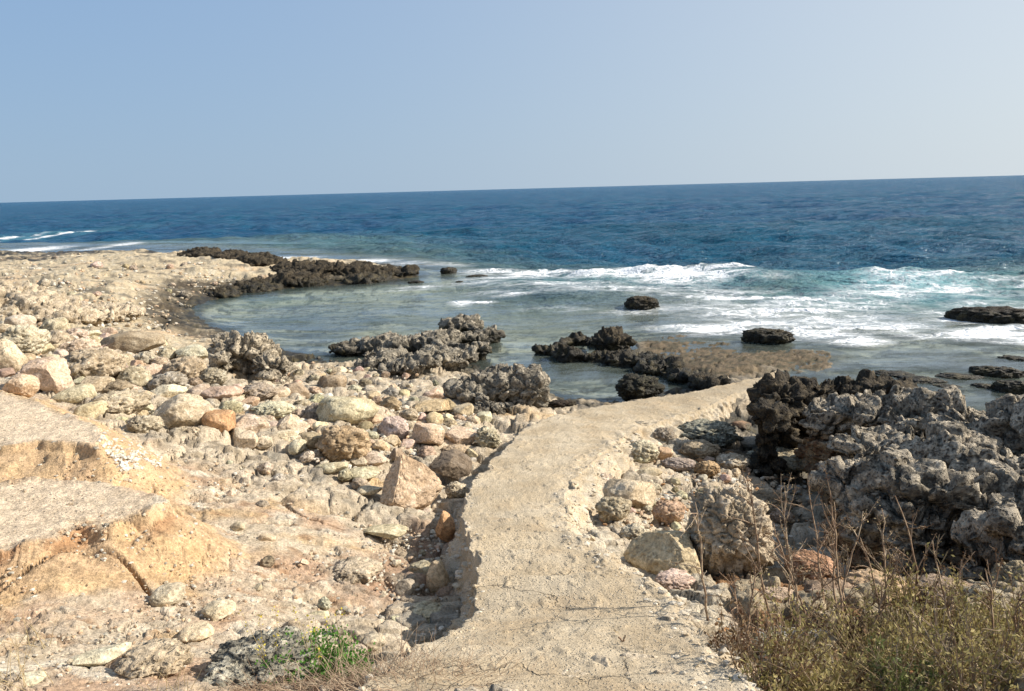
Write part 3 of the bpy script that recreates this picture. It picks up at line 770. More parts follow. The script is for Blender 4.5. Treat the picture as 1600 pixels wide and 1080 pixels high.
def rock_shape(kind, seed, sub, asp=1.0):
    """a unit rock, about 1 in radius, as vertex array"""
    V, F = ICO[sub]; r = np.random.default_rng(seed)
    P = V.copy()
    off = r.uniform(-50, 50, 3)
    Vn = V * np.array([1, 1, asp])
    if kind in ('smooth', 'block', 'peak'):
        P = P * (1 + 0.22 * fbm(Vn * 0.9 + off, 3, seed))[:, None]
        nP = {'smooth': 14, 'block': 11, 'peak': 12}[kind]
        for k in range(nP):          # broken and worn facets
            nrm = r.normal(size=3); nrm /= np.linalg.norm(nrm)
            dcut = r.uniform(0.62, 0.92) if kind == 'smooth' else r.uniform(0.50, 0.82)
            s = P @ nrm - dcut - 0.07 * fbm(Vn * 2.2 + off + k, 3, seed + k)
            soft = 0.11 if kind == 'smooth' else 0.045
            ex = np.where(s > -soft, (s + soft) ** 2 / (4 * soft), 0); ex = np.where(s > soft, s, ex)
            P -= ex[:, None] * nrm
        if kind == 'peak':
            P[:, :2] *= (1 - 0.55 * np.clip(P[:, 2:3] + 0.1, 0, 1)); P[:, 2] = np.where(P[:, 2] > 0, P[:, 2] * 1.35, P[:, 2])
        cr = np.abs(gnoise(Vn * 1.7 + off, seed + 40)); w = np.stack([gnoise(Vn * 3 + off, seed + k) for k in range(3)], 1) * .3
        chips, ce, cid = vor((Vn + w) * 2.1 + off, seed + 41, f2=True)
        P *= (1 + 0.05 * fbm(Vn * 4 + off, 4, seed + 5) - 0.04 * sstep(0.05, 0, cr) + 0.07 * (cid - .5) * sstep(0, .12, ce) - 0.03 * sstep(.06, 0, ce) + 0.045 * fbm(Vn * 10 + off, 4, seed + 9, .65))[:, None]
    elif kind == 'rough':
        w = np.stack([gnoise(Vn * 2 + off, seed + k) for k in range(3)], 1) * 0.4
        f1, ce, cid = vor((Vn + w) * 2.0 + off, seed, f2=True); f2, _ = vor((Vn + w) * 5.5 + off, seed + 1)
        P *= (0.86 + 0.24 * fbm(Vn * 1.2 + off, 3, seed) + 0.10 * (0.5 - f1) + 0.16 * (cid - .5) - 0.10 * sstep(.14, 0, ce) + 0.13 * (f2 - 0.4) + 0.11 * (ridged(Vn * 5 + off, 3, seed + 3) - .6) + 0.07 * fbm(Vn * 14 + off, 3, seed + 4))[:, None]
    else:  # karst: sharp crests between rounded pits
        w = np.stack([gnoise(Vn * 2 + off, seed + k) for k in range(3)], 1) * 0.45
        f1, _ = vor((Vn + w) * 2.4 + off, seed); f2, _ = vor((Vn + w) * 6.0 + off, seed + 1); f3, _ = vor((Vn + w) * 13 + off, seed + 2); _, ce, cid = vor((Vn + w) * 1.6 + off, seed + 3, f2=True)
        P *= (0.78 + 0.30 * fbm(Vn * 1.1 + off, 3, seed) + 0.22 * (f1 - 0.3) + 0.18 * (f2 - 0.35) + 0.16 * (cid - .5) - 0.13 * sstep(.15, 0, ce) + 0.07 * (f3 - .4) + 0.14 * (ridged(Vn * 3 + off, 4, seed + 6) - .6) + 0.10 * fbm(Vn * 18 + off, 3, seed + 3))[:, None]
    lo, hi = P.min(0), P.max(0)
    P = (P - (lo + hi) / 2) / ((hi - lo) / 2)
    return P, F

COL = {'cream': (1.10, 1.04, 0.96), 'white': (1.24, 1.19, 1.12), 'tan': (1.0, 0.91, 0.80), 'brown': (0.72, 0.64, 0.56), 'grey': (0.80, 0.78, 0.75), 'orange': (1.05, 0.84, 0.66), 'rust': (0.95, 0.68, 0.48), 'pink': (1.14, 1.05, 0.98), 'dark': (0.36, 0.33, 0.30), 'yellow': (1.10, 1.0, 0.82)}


def place(px, py, w, h, dist=None, depth=1.0):
    """centre and half sizes of a solid that fills w x h pixels about (px, py) and stands on the ground"""
    if dist is None:
        front = G([px], [py + h * 0.46], -0.03)[0]
        d0 = math.hypot(front[0], front[1])
    r = ray(px, py)
    if dist is None:
        W = w * math.hypot(d0, CAM[2] - front[2]) / FPX
        D = W * depth
        dist = d0 + D * 0.42
    c = CAM + r * dist
    sl = math.sqrt(dist ** 2 + (CAM[2] - c[2]) ** 2)
    W = w * sl / FPX; D = W * depth
    th = math.atan2(CAM[2] - c[2], dist)
    Hh = (h * sl / FPX - D * math.sin(th) * 0.75) / math.cos(th)
    Hh = max(Hh, 0.42 * h * sl / FPX, 0.30 * min(W, D))
    return c, W / 2, D / 2, Hh / 2

ROCKS = []      # (px, py, label name used for neighbours)
OBST = []       # px, py, half w, half h of what is already there
KINDM = {'karstpale': 'karst', 'smooth': 'smooth', 'block': 'smooth', 'peak': 'smooth', 'rough': 'rough', 'karst': 'karst', 'dark': 'karstdark'}
def boulder(px, py, w, h, kind, col, label, short=None, name='boulder', cat='boulder', sub=None, dist=None, depth=0.95, tilt=0.25, bury=True, group=None):
    c, a, b, hz = place(px, py, w, h, dist, depth)
    seed = int(px * 7 + py * 13)
    r = random.Random(seed)
    if sub is None: sub = 6 if w * h > 6500 else 5 if w * h > 900 else 4
    P, F = rock_shape('karst' if kind in ('dark', 'karstpale') else kind, seed, sub, float(np.clip(hz / a * 1.3, .25, 1.2)))
    tl = Matrix.Rotation(r.uniform(-tilt, tilt), 3, 'X') @ Matrix.Rotation(r.uniform(-tilt, tilt), 3, 'Y')
    P = P @ np.array(tl).T
    P /= np.abs(P).max(0)
    P *= np.array([a, b, hz])
    if bury:      # lower half goes down to the ground so nothing hovers
        g = H([c[0]], [c[1]])[0]
        gap = (c[2] - hz) - (g - 0.25 * hz)
        if gap > 0:
            m = P[:, 2] < 0
            P[m, 2] *= (hz + gap) / hz
    yaw = math.atan2(-c[0], c[1])
    P = P @ np.array(Matrix.Rotation(yaw, 3, 'Z')).T
    me = mesh_np(name, P, F)
    o = link(name, me, M['rough' if kind == 'karst' and col in ('cream', 'white') else KINDM[kind]])
    o.location = c
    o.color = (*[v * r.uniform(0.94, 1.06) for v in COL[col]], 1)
    tag(o, label, cat, group)
    if short: ROCKS.append((px, py, short))
    OBST.append((px, py, w / 2, h / 2))
    return o

B = [
 # ---- upper left rubble
 (75,588,54,54,'block','cream','blocky cream boulder with a shaded left face, near the left edge of the photo','blocky cream boulder'),
 (33,603,38,32,'smooth','tan','rounded tan boulder in the shade left of the blocky cream boulder',None),
 (140,573,84,54,'rough','cream','broad pitted pale boulder immediately right of the blocky cream boulder','broad pitted boulder'),
 (38,532,56,44,'rough','white','whitish rounded boulder behind and above the blocky cream boulder','whitish left boulder'),
 (12,560,40,50,'smooth','pink','pale pinkish boulder cut by the left edge of the photo',None),
 (124,543,48,26,'rough','white','pale flat-topped rock behind the broad pitted boulder',None),
 (207,536,76,34,'smooth','brown','wide brownish grey boulder with a smooth sloping top, below the dark weedy bank','wide brownish boulder'),
 (300,552,40,26,'smooth','cream','oval cream boulder left of the big hollowed outcrop','oval cream boulder'),
 (290,577,56,40,'rough','tan','rounded tan boulder with rough skin just below the oval cream boulder',None),
 (262,597,48,32,'rough','grey','grey rounded pitted boulder standing above the pale bluish block',None),
 (260,613,50,30,'block','white','pale bluish white block with a straight shaded left side','bluish white block'),
 (347,615,54,30,'smooth','tan','smooth tan oval boulder below the big hollowed outcrop','tan oval boulder'),
 (332,588,38,28,'rough','grey','small layered grey rock in the shadow left of the big hollowed outcrop',None),
 (285,645,74,58,'smooth','cream','largest smooth cream boulder of the left rubble, left of the rusty orange boulder','large cream boulder'),
 (343,660,42,40,'smooth','rust','rusty orange brown boulder between the large cream boulder and the pinkish white one','rusty orange boulder'),
 (388,663,54,34,'smooth','pink','pinkish white rounded boulder right of the rusty orange boulder','pinkish white boulder'),
 (185,632,76,48,'rough','cream','lumpy cream boulder beside the small heap of white chips','lumpy cream boulder'),
 (226,664,46,34,'rough','tan','pitted tan rock in front of the large cream boulder, on its left',None),
 (114,616,50,30,'smooth','cream','low cream boulder right of the blocky cream boulder, at the top of the pale bank',None),
 (150,600,44,26,'smooth','tan','low rounded boulder below the broad pitted boulder',None),
 (428,640,58,30,'rough','white','whitish rough boulder just above the sharp-ridged cream rock','whitish rough boulder'),
 (405,612,50,30,'rough','grey','rough greyish rock right of the smooth tan oval boulder',None),
 # ---- centre left
 (535,691,76,62,'rough','orange','rounded boulder with an orange pink face and pale top, in the middle of the rubble','orange-faced boulder'),
 (543,640,84,54,'smooth','cream','large smooth greyish cream boulder behind the orange-faced boulder','large boulder behind it'),
 (458,663,50,34,'peak','cream','sharp-ridged cream rock with a dark left face, left of the orange-faced boulder','sharp-ridged cream rock'),
 (487,690,32,28,'smooth','brown','small brown boulder in shade touching the left side of the orange-faced boulder',None),
 (446,681,36,20,'smooth','white','low pale rock in front of the sharp-ridged cream rock',None),
 (670,681,52,50,'block','cream','angular faceted cream boulder above and right of the big pointed tan boulder','angular faceted boulder'),
 (722,683,56,38,'smooth','pink','rounded pinkish tan boulder right of the angular faceted boulder','pinkish tan boulder'),
 (712,704,48,26,'rough','tan','lower tan rock directly below the rounded pinkish tan boulder',None),
 (673,634,60,28,'block','orange','flat orange slab beyond the angular faceted boulder','flat orange slab'),
 (585,718,36,26,'smooth','cream','small rounded beige rock upper left of the big pointed tan boulder',None),
 (640,752,98,106,'peak','tan','big pointed tan boulder standing left of the path with a pale peak','big pointed tan boulder'),
 (704,727,68,58,'block','dark','dark brown boulder with the shade put into its colour, between the big pointed tan boulder and the path','dark brown boulder'),  # the dark tint carries the shade beside the path
 (568,738,44,26,'smooth','cream','pale rounded rock touching the left side of the big pointed tan boulder',None),
 (578,766,40,18,'smooth','cream','low flat pale rock at the left foot of the big pointed tan boulder',None),
 (763,684,46,46,'karst','cream','grey pitted rock at the left edge of the path below its bend','grey pitted edge rock'),
 (600,832,72,28,'block','tan','low tan slab lying in the soil in front of the big pointed tan boulder','low tan slab'),
 (518,730,46,18,'smooth','cream','flat pale rock in front of the orange-faced boulder',None),
 (555,893,84,48,'rough','cream','lumpy pale rock half sunk in the soil below the low tan slab','lumpy sunk rock'),
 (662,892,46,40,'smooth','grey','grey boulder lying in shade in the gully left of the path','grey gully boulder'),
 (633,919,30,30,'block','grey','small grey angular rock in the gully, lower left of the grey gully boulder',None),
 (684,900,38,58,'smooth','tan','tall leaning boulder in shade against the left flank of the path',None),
 (697,824,34,58,'block','rust','upright orange brown block under the left edge of the path','orange brown upright block'),
 (713,766,36,34,'rough','pink','pale rough rock wedged under the path edge behind the orange brown upright block',None),
 (497,963,32,20,'block','white','small white angular stone on the soil above the green weed','small white angular stone'),
 (620,1013,42,20,'smooth','white','white stone at the lower left edge of the path','white edge stone'),
 (553,1018,40,30,'rough','cream','cream rubble stone right of the green weed',None),
 (585,1000,32,24,'block','cream','small cream stone between the green weed and the white edge stone',None),
 (408,1034,164,84,'karstpale','white','large grey pitted rock at the bottom of the photo behind the green weed','large grey pitted rock'),
 (262,929,48,36,'smooth','white','rounded whitish stone set in the orange soil, lower left','rounded whitish stone'),
 (342,952,46,34,'smooth','cream','cream stone sunk in the soil right of the rounded whitish stone',None),
 (306,987,48,26,'smooth','white','low whitish stone with a dark hollow below it, left of the large grey pitted rock',None),
 (160,1024,70,26,'smooth','white','grey white flat stone flush with the soil near the bottom left corner',None),
 (30,1066,60,22,'smooth','white','pale flat stone at the very bottom left corner',None),
 (240,1030,100,60,'rough','pink','broad pinkish slab of weathered rock bulging from the soil, bottom left','pinkish slab'),
 # ---- right of the path
 (1000,671,46,34,'rough','grey','rounded grey rock at the right edge of the path bend','rounded grey path rock'),
 (1036,681,38,32,'rough','grey','rounded dark grey pitted rock right next to the rounded grey path rock',None),
 (1038,709,27,24,'smooth','yellow','small yellowish stone below the two rounded grey rocks by the path','small yellowish stone'),
 (1106,678,108,54,'karst','grey','large dark grey pitted boulder beside the far bend of the path','large dark grey boulder'),
 (1093,702,62,36,'rough','brown','brown rough boulder leaning under the large dark grey boulder',None),
 (1060,725,58,26,'rough','grey','flat grey beige rock right of the small yellowish stone',None),
 (1105,732,40,30,'rough','rust','reddish rubble rock between the flat grey beige rock and the pale pitted slab','reddish rubble rock'),
 (1145,722,50,34,'karst','cream','grey pitted rock left of the long pale pitted slab',None),
 (1225,717,108,46,'karst','cream','long pale pitted slab perched over dark shade','long pale pitted slab'),
 (1247,689,52,26,'karst','grey','small dark pitted rock behind the long pale pitted slab',None),
 (1184,692,54,24,'smooth','grey','smooth grey stone behind the long pale pitted slab',None),
 (983,768,82,64,'block','cream','large smooth beige boulder against the right side of the path','large beige path boulder'),
 (958,794,58,50,'rough','tan','pitted tan boulder in front of the large beige path boulder','pitted tan boulder'),
 (1030,863,120,90,'peak','yellow','big smooth yellowish boulder with a shaded left face, left of the tall pitted boulder','big smooth yellowish boulder'),
 (1140,830,136,164,'rough','cream','tall pitted boulder with grey crown and orange foot, right of the path','tall pitted boulder'),
 (1045,800,52,46,'rough','orange','orange brown rough rock behind the big smooth yellowish boulder',None),
 (990,832,44,36,'rough','pink','pinkish gravelly rock between the pitted tan boulder and the big smooth yellowish boulder',None),
 (1000,716,34,24,'rough','pink','small pale rough rock at the right flank of the path beside the yellowish stone',None),
 (1015,738,40,22,'smooth','tan','small tan stone right of the path below the pale rough rock',None),
 (1157,664,32,18,'smooth','rust','bright orange stone at the mouth of the dark cleft','bright orange stone'),
 (1115,775,60,34,'rough','brown','brown shaded rock behind the tall pitted boulder',None),
 (1218,805,40,30,'karst','cream','small pale rock in the dark hollow right of the tall pitted boulder',None),
 (1425,872,44,36,'karst','white','small whitish pitted rock under the overhang behind the dry stalks','whitish overhang rock'),
 (1160,925,60,30,'rough','rust','rusty orange rock below the tall pitted boulder, left of the scrub','rusty scrub-edge rock'),
 (1225,935,66,36,'rough','tan','tan rock at the back of the scrub below the dark hollow',None),
 (1300,925,80,44,'rough','brown','brown earthy block behind the scrub under the left end of the great ledge',None),
 (1370,915,90,50,'rough','orange','orange brown earthy block behind the tallest dry stalks',None),
 (1480,925,90,46,'rough','brown','brown block with a pale edge behind the middle of the scrub',None),
 (1545,940,70,50,'karst','tan','tan pitted rock at the back right of the scrub','tan back rock'),
 (1590,905,60,60,'rough','brown','dark brown block in shade at the right edge below the great ledge',None),
 (1210,1010,60,44,'rough','white','whitish broken rock between the dry shrubs at lower right',None),
 (1265,885,70,60,'rough','rust','shaded rusty block in the hollow behind the pale stalks',None),
 (1005,706,52,44,'rough','white','pale crumbly lump bulging from the right flank of the path','pale flank lump'),
 (940,752,46,34,'rough','cream','pale crumbly lump on the right flank beside the large beige path boulder',None),
 (1055,905,60,36,'rough','white','pale crumbly lump at the foot of the path flank under the big smooth yellowish boulder',None),
 (740,880,40,50,'rough','tan','crumbling tan lump on the left flank of the path above the gully',None),
 (668,955,60,34,'rough','cream','pale lump at the lower end of the gully beside the path rim',None),
 (1200,785,70,50,'rough','brown','brown block in shade under the long pale pitted slab',None),
 # ---- in the water
 (1003,474,56,30,'dark','tan','rugged dark rock alone in the middle of the surf','surf rock'),
 (1200,526,80,30,'dark','cream','low dark rounded rock on the far edge of the brown wet ledge','ledge rock'),
 (701,423,28,14,'dark','tan','small square dark rock in the sea off the end of the headland','small square sea rock'),
 (745,432,36,8,'dark','orange','tan rock almost awash in the foam right of the small square sea rock',None),
 (718,441,14,6,'dark','dark','tiny dark rock tip below the small square sea rock',None),
 (650,441,26,7,'dark','brown','flat dark rock awash below the tip of the headland',None),
 (1555,492,118,32,'dark','brown','wide black rock in the foam at the right edge of the photo','wide black rock'),
 (1000,604,78,50,'dark','grey','black spiky rock standing in the small pool beyond the path','black pool rock'),
 (878,630,46,14,'dark','brown','low black rock at the pool edge just before the path bend',None),
]
for row in B:
    px, py, w, h, kd, cl, lb, sh = row
    if px < 640 and 500 < py < 740: w, h = w * 1.14, h * 1.14
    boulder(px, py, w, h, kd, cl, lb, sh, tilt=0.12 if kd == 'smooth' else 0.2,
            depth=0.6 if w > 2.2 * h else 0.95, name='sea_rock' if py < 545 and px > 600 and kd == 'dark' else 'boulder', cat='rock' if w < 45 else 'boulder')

# weathered outcrops: many lumps fused into one skin, then pitted
def outcrop(name, parts, voxel, mat, label, amp=1.0, col='cream', scale=1.0, short=None, spx=None, spike=.75):
    bm = bmesh.new(); done_ = []
    for (px, py, w, h, dist, dep) in parts:
        c, a, b, hz = place(px, py, w, h, dist, dep)
        g = H([c[0]], [c[1]])[0]
        m = Matrix.Translation(c) @ Matrix.Rotation(math.atan2(-c[0], c[1]), 4, 'Z') @ Matrix.Rotation(random.uniform(-.15, .15), 4, 'Y') @ Matrix.Diagonal((a, b, hz, 1))
        bmesh.ops.create_icosphere(bm, subdivisions=3, radius=1.0, matrix=m)
        gap = c[2] - hz - g
        if gap > -0.1:       # a plinth that carries the lump to the ground
            m2 = Matrix.Translation((c[0], c[1], (c[2] + g) / 2 - 0.1)) @ Matrix.Diagonal((a * 0.8, b * 0.8, (c[2] - g) / 2 + 0.15, 1))
            bmesh.ops.create_icosphere(bm, subdivisions=3, radius=1.0, matrix=m2)
        if done_:            # a saddle joins every lump to its neighbour
            q_ = min(done_, key=lambda t_: (t_[0] - Vector(c)).length)
            A_, B_ = Vector(c), q_[0]; dv_ = B_ - A_; L_ = dv_.length
            rr_ = max(voxel * 2.5, .62 * min(min(b, hz), q_[1]))
            m3 = Matrix.Translation((A_ + B_) / 2 - Vector((0, 0, .25 * hz))) @ dv_.to_track_quat('X', 'Z').to_matrix().to_4x4() @ Matrix.Diagonal((L_ * .62 + rr_ * .3, rr_, rr_, 1))
            bmesh.ops.create_icosphere(bm, subdivisions=3, radius=1.0, matrix=m3)
        done_.append((Vector(c), min(b, hz)))
        OBST.append((px, py, w / 2, h / 2))
    tmp = bpy.data.meshes.new('tmp'); bm.to_mesh(tmp); bm.free()
    to = bpy.data.objects.new('tmp', tmp); C.objects.link(to)
    md = to.modifiers.new('r', 'REMESH'); md.mode = 'VOXEL'; md.voxel_size = voxel; md.use_smooth_shade = True
    dg = bpy.context.evaluated_depsgraph_get(); ev = to.evaluated_get(dg)
    me = bpy.data.meshes.new_from_object(ev)
    bpy.data.objects.remove(to, do_unlink=True)
    bm = bmesh.new(); bm.from_mesh(me)          # keep the one solid skin, drop bubbles and crumbs
    seen = set(); best = []
    for v in bm.verts:
        if v in seen: continue
        st_ = [v]; seen.add(v); comp = []
        while st_:
            a_ = st_.pop(); comp.append(a_)
            for e_ in a_.link_edges:
                b_ = e_.other_vert(a_)
                if b_ not in seen: seen.add(b_); st_.append(b_)
        if len(comp) > len(best): best = comp
    keepv = set(best)
    bmesh.ops.delete(bm, geom=[v for v in bm.verts if v not in keepv], context='VERTS')
    bm.to_mesh(me); bm.free()
    n = len(me.vertices)
    P = np.empty(n * 3, np.float32); me.vertices.foreach_get('co', P); P = P.reshape(-1, 3).astype(float)
    N = np.empty(n * 3, np.float32); me.vertex_normals.foreach_get('vector', N); N = N.reshape(-1, 3).astype(float)
    s = scale
    w = np.stack([fbm(P * 3 / s, 2, k + 3) for k in range(3)], 1) * 0.16 * s
    f1, ce1, id1 = vor((P + w) * np.array([2.6, 2.6, 4.0]) / s, 5, f2=True); f2, _ = vor((P + w) * 8 / s, 6)
    _, ce3, id3 = vor((P + w * 2) * np.array([1.2, 1.2, 2.2]) / s, 16, f2=True); f4, _ = vor((P + w) * 19 / s, 26)
    rg = ridged((P + w) * 2.4 / s, 5, 36)
    lz = (P[:, 2] + .10 * fbm(P * 1.1, 3, 9)) * 5.5 / s; lf = lz - np.floor(lz)        # beds with undercut lips
    d = 0.13 * fbm(P * 1.3 / s, 4, 7) + 0.20 * (id3 - .5) - 0.16 * sstep(.13, 0, ce3) + 0.12 * (id1 - .5) - 0.11 * sstep(.12, 0, ce1) + 0.09 * (f1 - .45)
    d += spike * (0.13 * (f2 - 0.42) + 0.06 * (f4 - .42) + 0.13 * (rg - .62)) + (.4 + .6 * spike) * 0.07 * fbm(P * 26 / s, 3, 8, .6) + 0.07 * (lf ** 2 - .4) * sstep(1, .9, lf)
    P += N * (d * amp * s)[:, None]
    me.vertices.foreach_set('co', P.astype(np.float32).ravel()); me.update()
    o = link(name, me); me.materials.clear(); me.materials.append(M[mat])
    for pl in me.polygons[:1]: pass
    me.polygons.foreach_set('material_index', np.zeros(len(me.polygons), np.int32))
    c = P.mean(0); c[2] = P[:, 2].min()
    P -= c; me.vertices.foreach_set('co', P.astype(np.float32).ravel()); me.update()
    o.location = c
    o.color = (*COL[col], 1)
    tag(o, label, 'rock outcrop')
    if short: ROCKS.append((*spx, short))
    return o

outcrop('rock_outcrop', [(385,555,100,70,None,.8),(425,575,64,50,None,.8),(352,540,50,36,None,.8),(345,570,36,40,None,.7)], .03, 'karst',
        'big hollowed outcrop with a pale rough crown at the near end of the lagoon', .9, 'cream', 1.0, 'hollowed outcrop', (390, 560))
outcrop('rock_outcrop', [(560,545,90,30,None,.8),(620,540,90,40,None,.8),(680,535,90,50,None,.8),(722,510,70,36,None,.8),(760,525,52,30,None,.8),(700,560,90,40,None,.8),(640,570,100,36,None,.8),(740,550,60,40,None,.7),(738,532,60,34,None,.8),(600,556,70,26,None,.8),(590,565,80,26,None,.8)], .035, 'karst',
        'long craggy grey ledge jutting into the lagoon from its near shore', .8, 'grey', 1.0, 'craggy ledge', (660, 545))
outcrop('rock_outcrop', [(790,600,120,76,None,.9),(740,612,70,44,None,.9),(828,612,60,60,None,.8),(770,635,70,34,None,.8)], .03, 'karst',
        'humped grey pitted outcrop between the small pool and the top of the path', .8, 'grey', .9, 'humped outcrop', (790, 605))
outcrop('rock_outcrop', [(855,546,54,26,None,.9),(890,553,60,34,None,.9),(900,530,50,28,None,.9),(955,535,70,44,None,.9),(985,560,80,36,None,.9),(1025,575,70,34,None,.9),(930,556,60,28,None,.9),(1060,590,60,22,None,.9),(1110,596,60,20,None,.8)], .04, 'karstdark',
        'black jagged rim of rock between the small pool and the brown wet ledge', .8, 'tan', 1.0, 'black jagged rim', (950, 545))
outcrop('rock_outcrop', [(310,400,60,7,None,1.5),(360,403,60,8,None,1.5),(410,409,70,10,None,1.4),(460,421,80,15,None,1.2),(505,421,80,24,None,1.0),(545,426,80,18,None,1.0),(585,428,70,14,None,1.0),(628,425,50,16,None,1.0),(470,438,110,18,None,1.0),(560,438,100,12,None,1.0),(400,452,90,10,None,1.2),(345,460,60,10,None,1.2)], .06, 'karstdark',
        'long dark crest of rock along the seaward edge of the headland', .8, 'tan', 1.25, 'headland crest', (500, 420))
outcrop('rock_outcrop', [(1215,625,80,80,9.6,.9),(1255,610,90,50,10.2,.9),(1200,650,60,60,9.0,.9),(1385,604,80,30,10.6,.9),(1320,608,90,30,10.6,.9)], .03, 'karstdark',
        'black craggy mass in the cleft beyond the end of the path', .8, 'tan', 1.0, 'black cleft mass', (1220, 620))
outcrop('weathered_ledge', [
        (1300,655,90,76,9.2,.9),(1370,648,130,72,9.2,.8),(1450,660,130,70,9.0,.8),(1530,660,120,66,9.0,.9),(1600,690,140,110,8.6,.9),(1700,700,160,130,8.4,1),
        (1350,695,110,50,8.0,.9),(1420,700,120,60,8.0,.9),(1500,712,120,66,7.8,.9),(1590,760,120,110,7.3,.9),
        (1335,755,110,86,7.0,.9),(1400,765,120,90,6.8,.9),(1480,775,130,86,6.6,.9),(1550,790,120,80,6.6,.9),(1650,810,160,110,6.6,.9),(1440,810,100,60,6.4,.8),(1360,800,90,70,6.6,.8),(1560,846,130,34,6.0,.8),(1660,850,130,50,5.9,.8)], .019, 'ledge',
        'great weathered grey ledge with deep pits and orange underside filling the right side', .8, 'cream', 1.0, 'great weathered ledge', (1440, 720), .42)
outcrop('rock_outcrop', [(10,460,90,26,None,1.2),(50,484,110,24,None,1.0),(110,495,90,20,None,1.0),(175,488,80,18,None,.9),(-60,470,90,40,None,1)], .05, 'rough',
        'tan rocky shelf with undercut edges at the far left of the shore', .9, 'cream', .9, 'far left shelf', (60, 470))
for (px, py, w, h, lb) in [(1395,586,60,10,'flat black rock awash in the right pool, the leftmost of its scatter'),(1440,596,70,12,'flat black rock in the right pool nearest the knob of the cleft mass'),(1500,590,60,12,'black rock awash in the middle of the right pool'),
        (1560,582,70,22,'black knobbly rock beside the right edge in the pool'),(1590,606,60,26,'largest black rock of the right pool, cut by the photo edge'),(1480,606,50,8,'thin black rock tip in the right pool near the great ledge'),(1540,604,40,12,'small black rock between two larger ones in the right pool'),(1590,562,50,8,'thin dark rock near the foam at the far side of the right pool')]:
    boulder(px, py, w, h, 'dark', 'brown', lb, None, 'pool_rock', 'rock', depth=.6)

# ------------------------------------------------------------------ loose rocks, each a thing of its own
PROTO = {}
for kd in ('smooth', 'block', 'rough', 'karst'):
    for k in range(7):
        P, F = rock_shape(kd, 300 + k * 7 + len(kd), 4)
        PROTO[kd, k] = mesh_np('rock', P, F); PROTO[kd, k].materials.append(M[KINDM[kd]])
def in_poly(px, py, poly):
    return poly_sd(np.array([px], float), np.array([py], float), poly)[0] > 0
REG = [ # polygon in the photograph, how many, size range px, kinds
    ([(0,500),(90,515),(240,525),(330,600),(420,600),(500,600),(700,620),(760,640),(740,720),(690,740),(600,720),(560,760),(440,690),(330,680),(180,660),(60,600),(0,590)], 225, (22, 56), ('smooth','rough','rough','rough','block','block')),
    ([(420,590),(520,570),(700,590),(760,620),(640,640),(500,625)], 26, (12, 30), ('rough','karst','block')),
    ([(0,400),(250,400),(420,430),(300,470),(240,510),(100,500),(0,440)], 24, (7, 20), ('rough','rough','karst')),
    ([(960,690),(1090,700),(1180,740),(1100,800),(1040,850),(960,830),(985,740)], 20, (12, 26), ('rough','smooth','block')),
    ([(200,700),(440,720),(600,780),(600,940),(440,960),(330,900),(300,780)], 12, (10, 28), ('rough','smooth','block')),
    ([(600,780),(700,800),(720,960),(580,980),(500,950),(620,900)], 14, (10, 26), ('smooth','block')),
]
COLW = ['cream','cream','cream','tan','tan','white','white','white','grey','cream','tan','cream','brown','pink']
used_labels = {}
scat = []
for poly, cnt, (s0, s1), kinds in REG:
    poly = np.array(poly, float); lo, hi = poly.min(0), poly.max(0)
    tries = got = 0
    while got < cnt and tries < 9000:
        tries += 1
        px, py = random.uniform(lo[0], hi[0]), random.uniform(lo[1], hi[1])
        w = s0 + (s1 - s0) * random.random() ** 1.8; h = w * random.uniform(.55, .8)
        if not in_poly(px, py, poly): continue
        if any(abs(px - a) < (c + w / 2) * .62 and abs(py - b) < (d + h / 2) * .62 for a, b, c, d in OBST if c < 60): continue
        scat.append((px, py, w, h, random.choice(kinds))); OBST.append((px, py, w / 2, h / 2)); got += 1
gp = G([s[0] for s in scat], [s[1] + s[3] * .3 for s in scat])
pd = poly_sd(gp[:, 0], gp[:, 1], PATH_POLY)
def side_word(dx, dy):
    if abs(dx) > 1.4 * abs(dy): return 'right of' if dx > 0 else 'left of'
    return 'in front of' if dy > 0 else 'behind'
SIZEW = [(15, 'tiny'), (21, 'small'), (28, 'medium'), (99, 'large')]
FORM = {'smooth': ['rounded', 'smooth', 'egg-shaped'], 'block': ['angular', 'blocky', 'sharp-edged'], 'rough': ['rough', 'lumpy', 'coarse'], 'karst': ['pitted', 'craggy', 'jagged']}
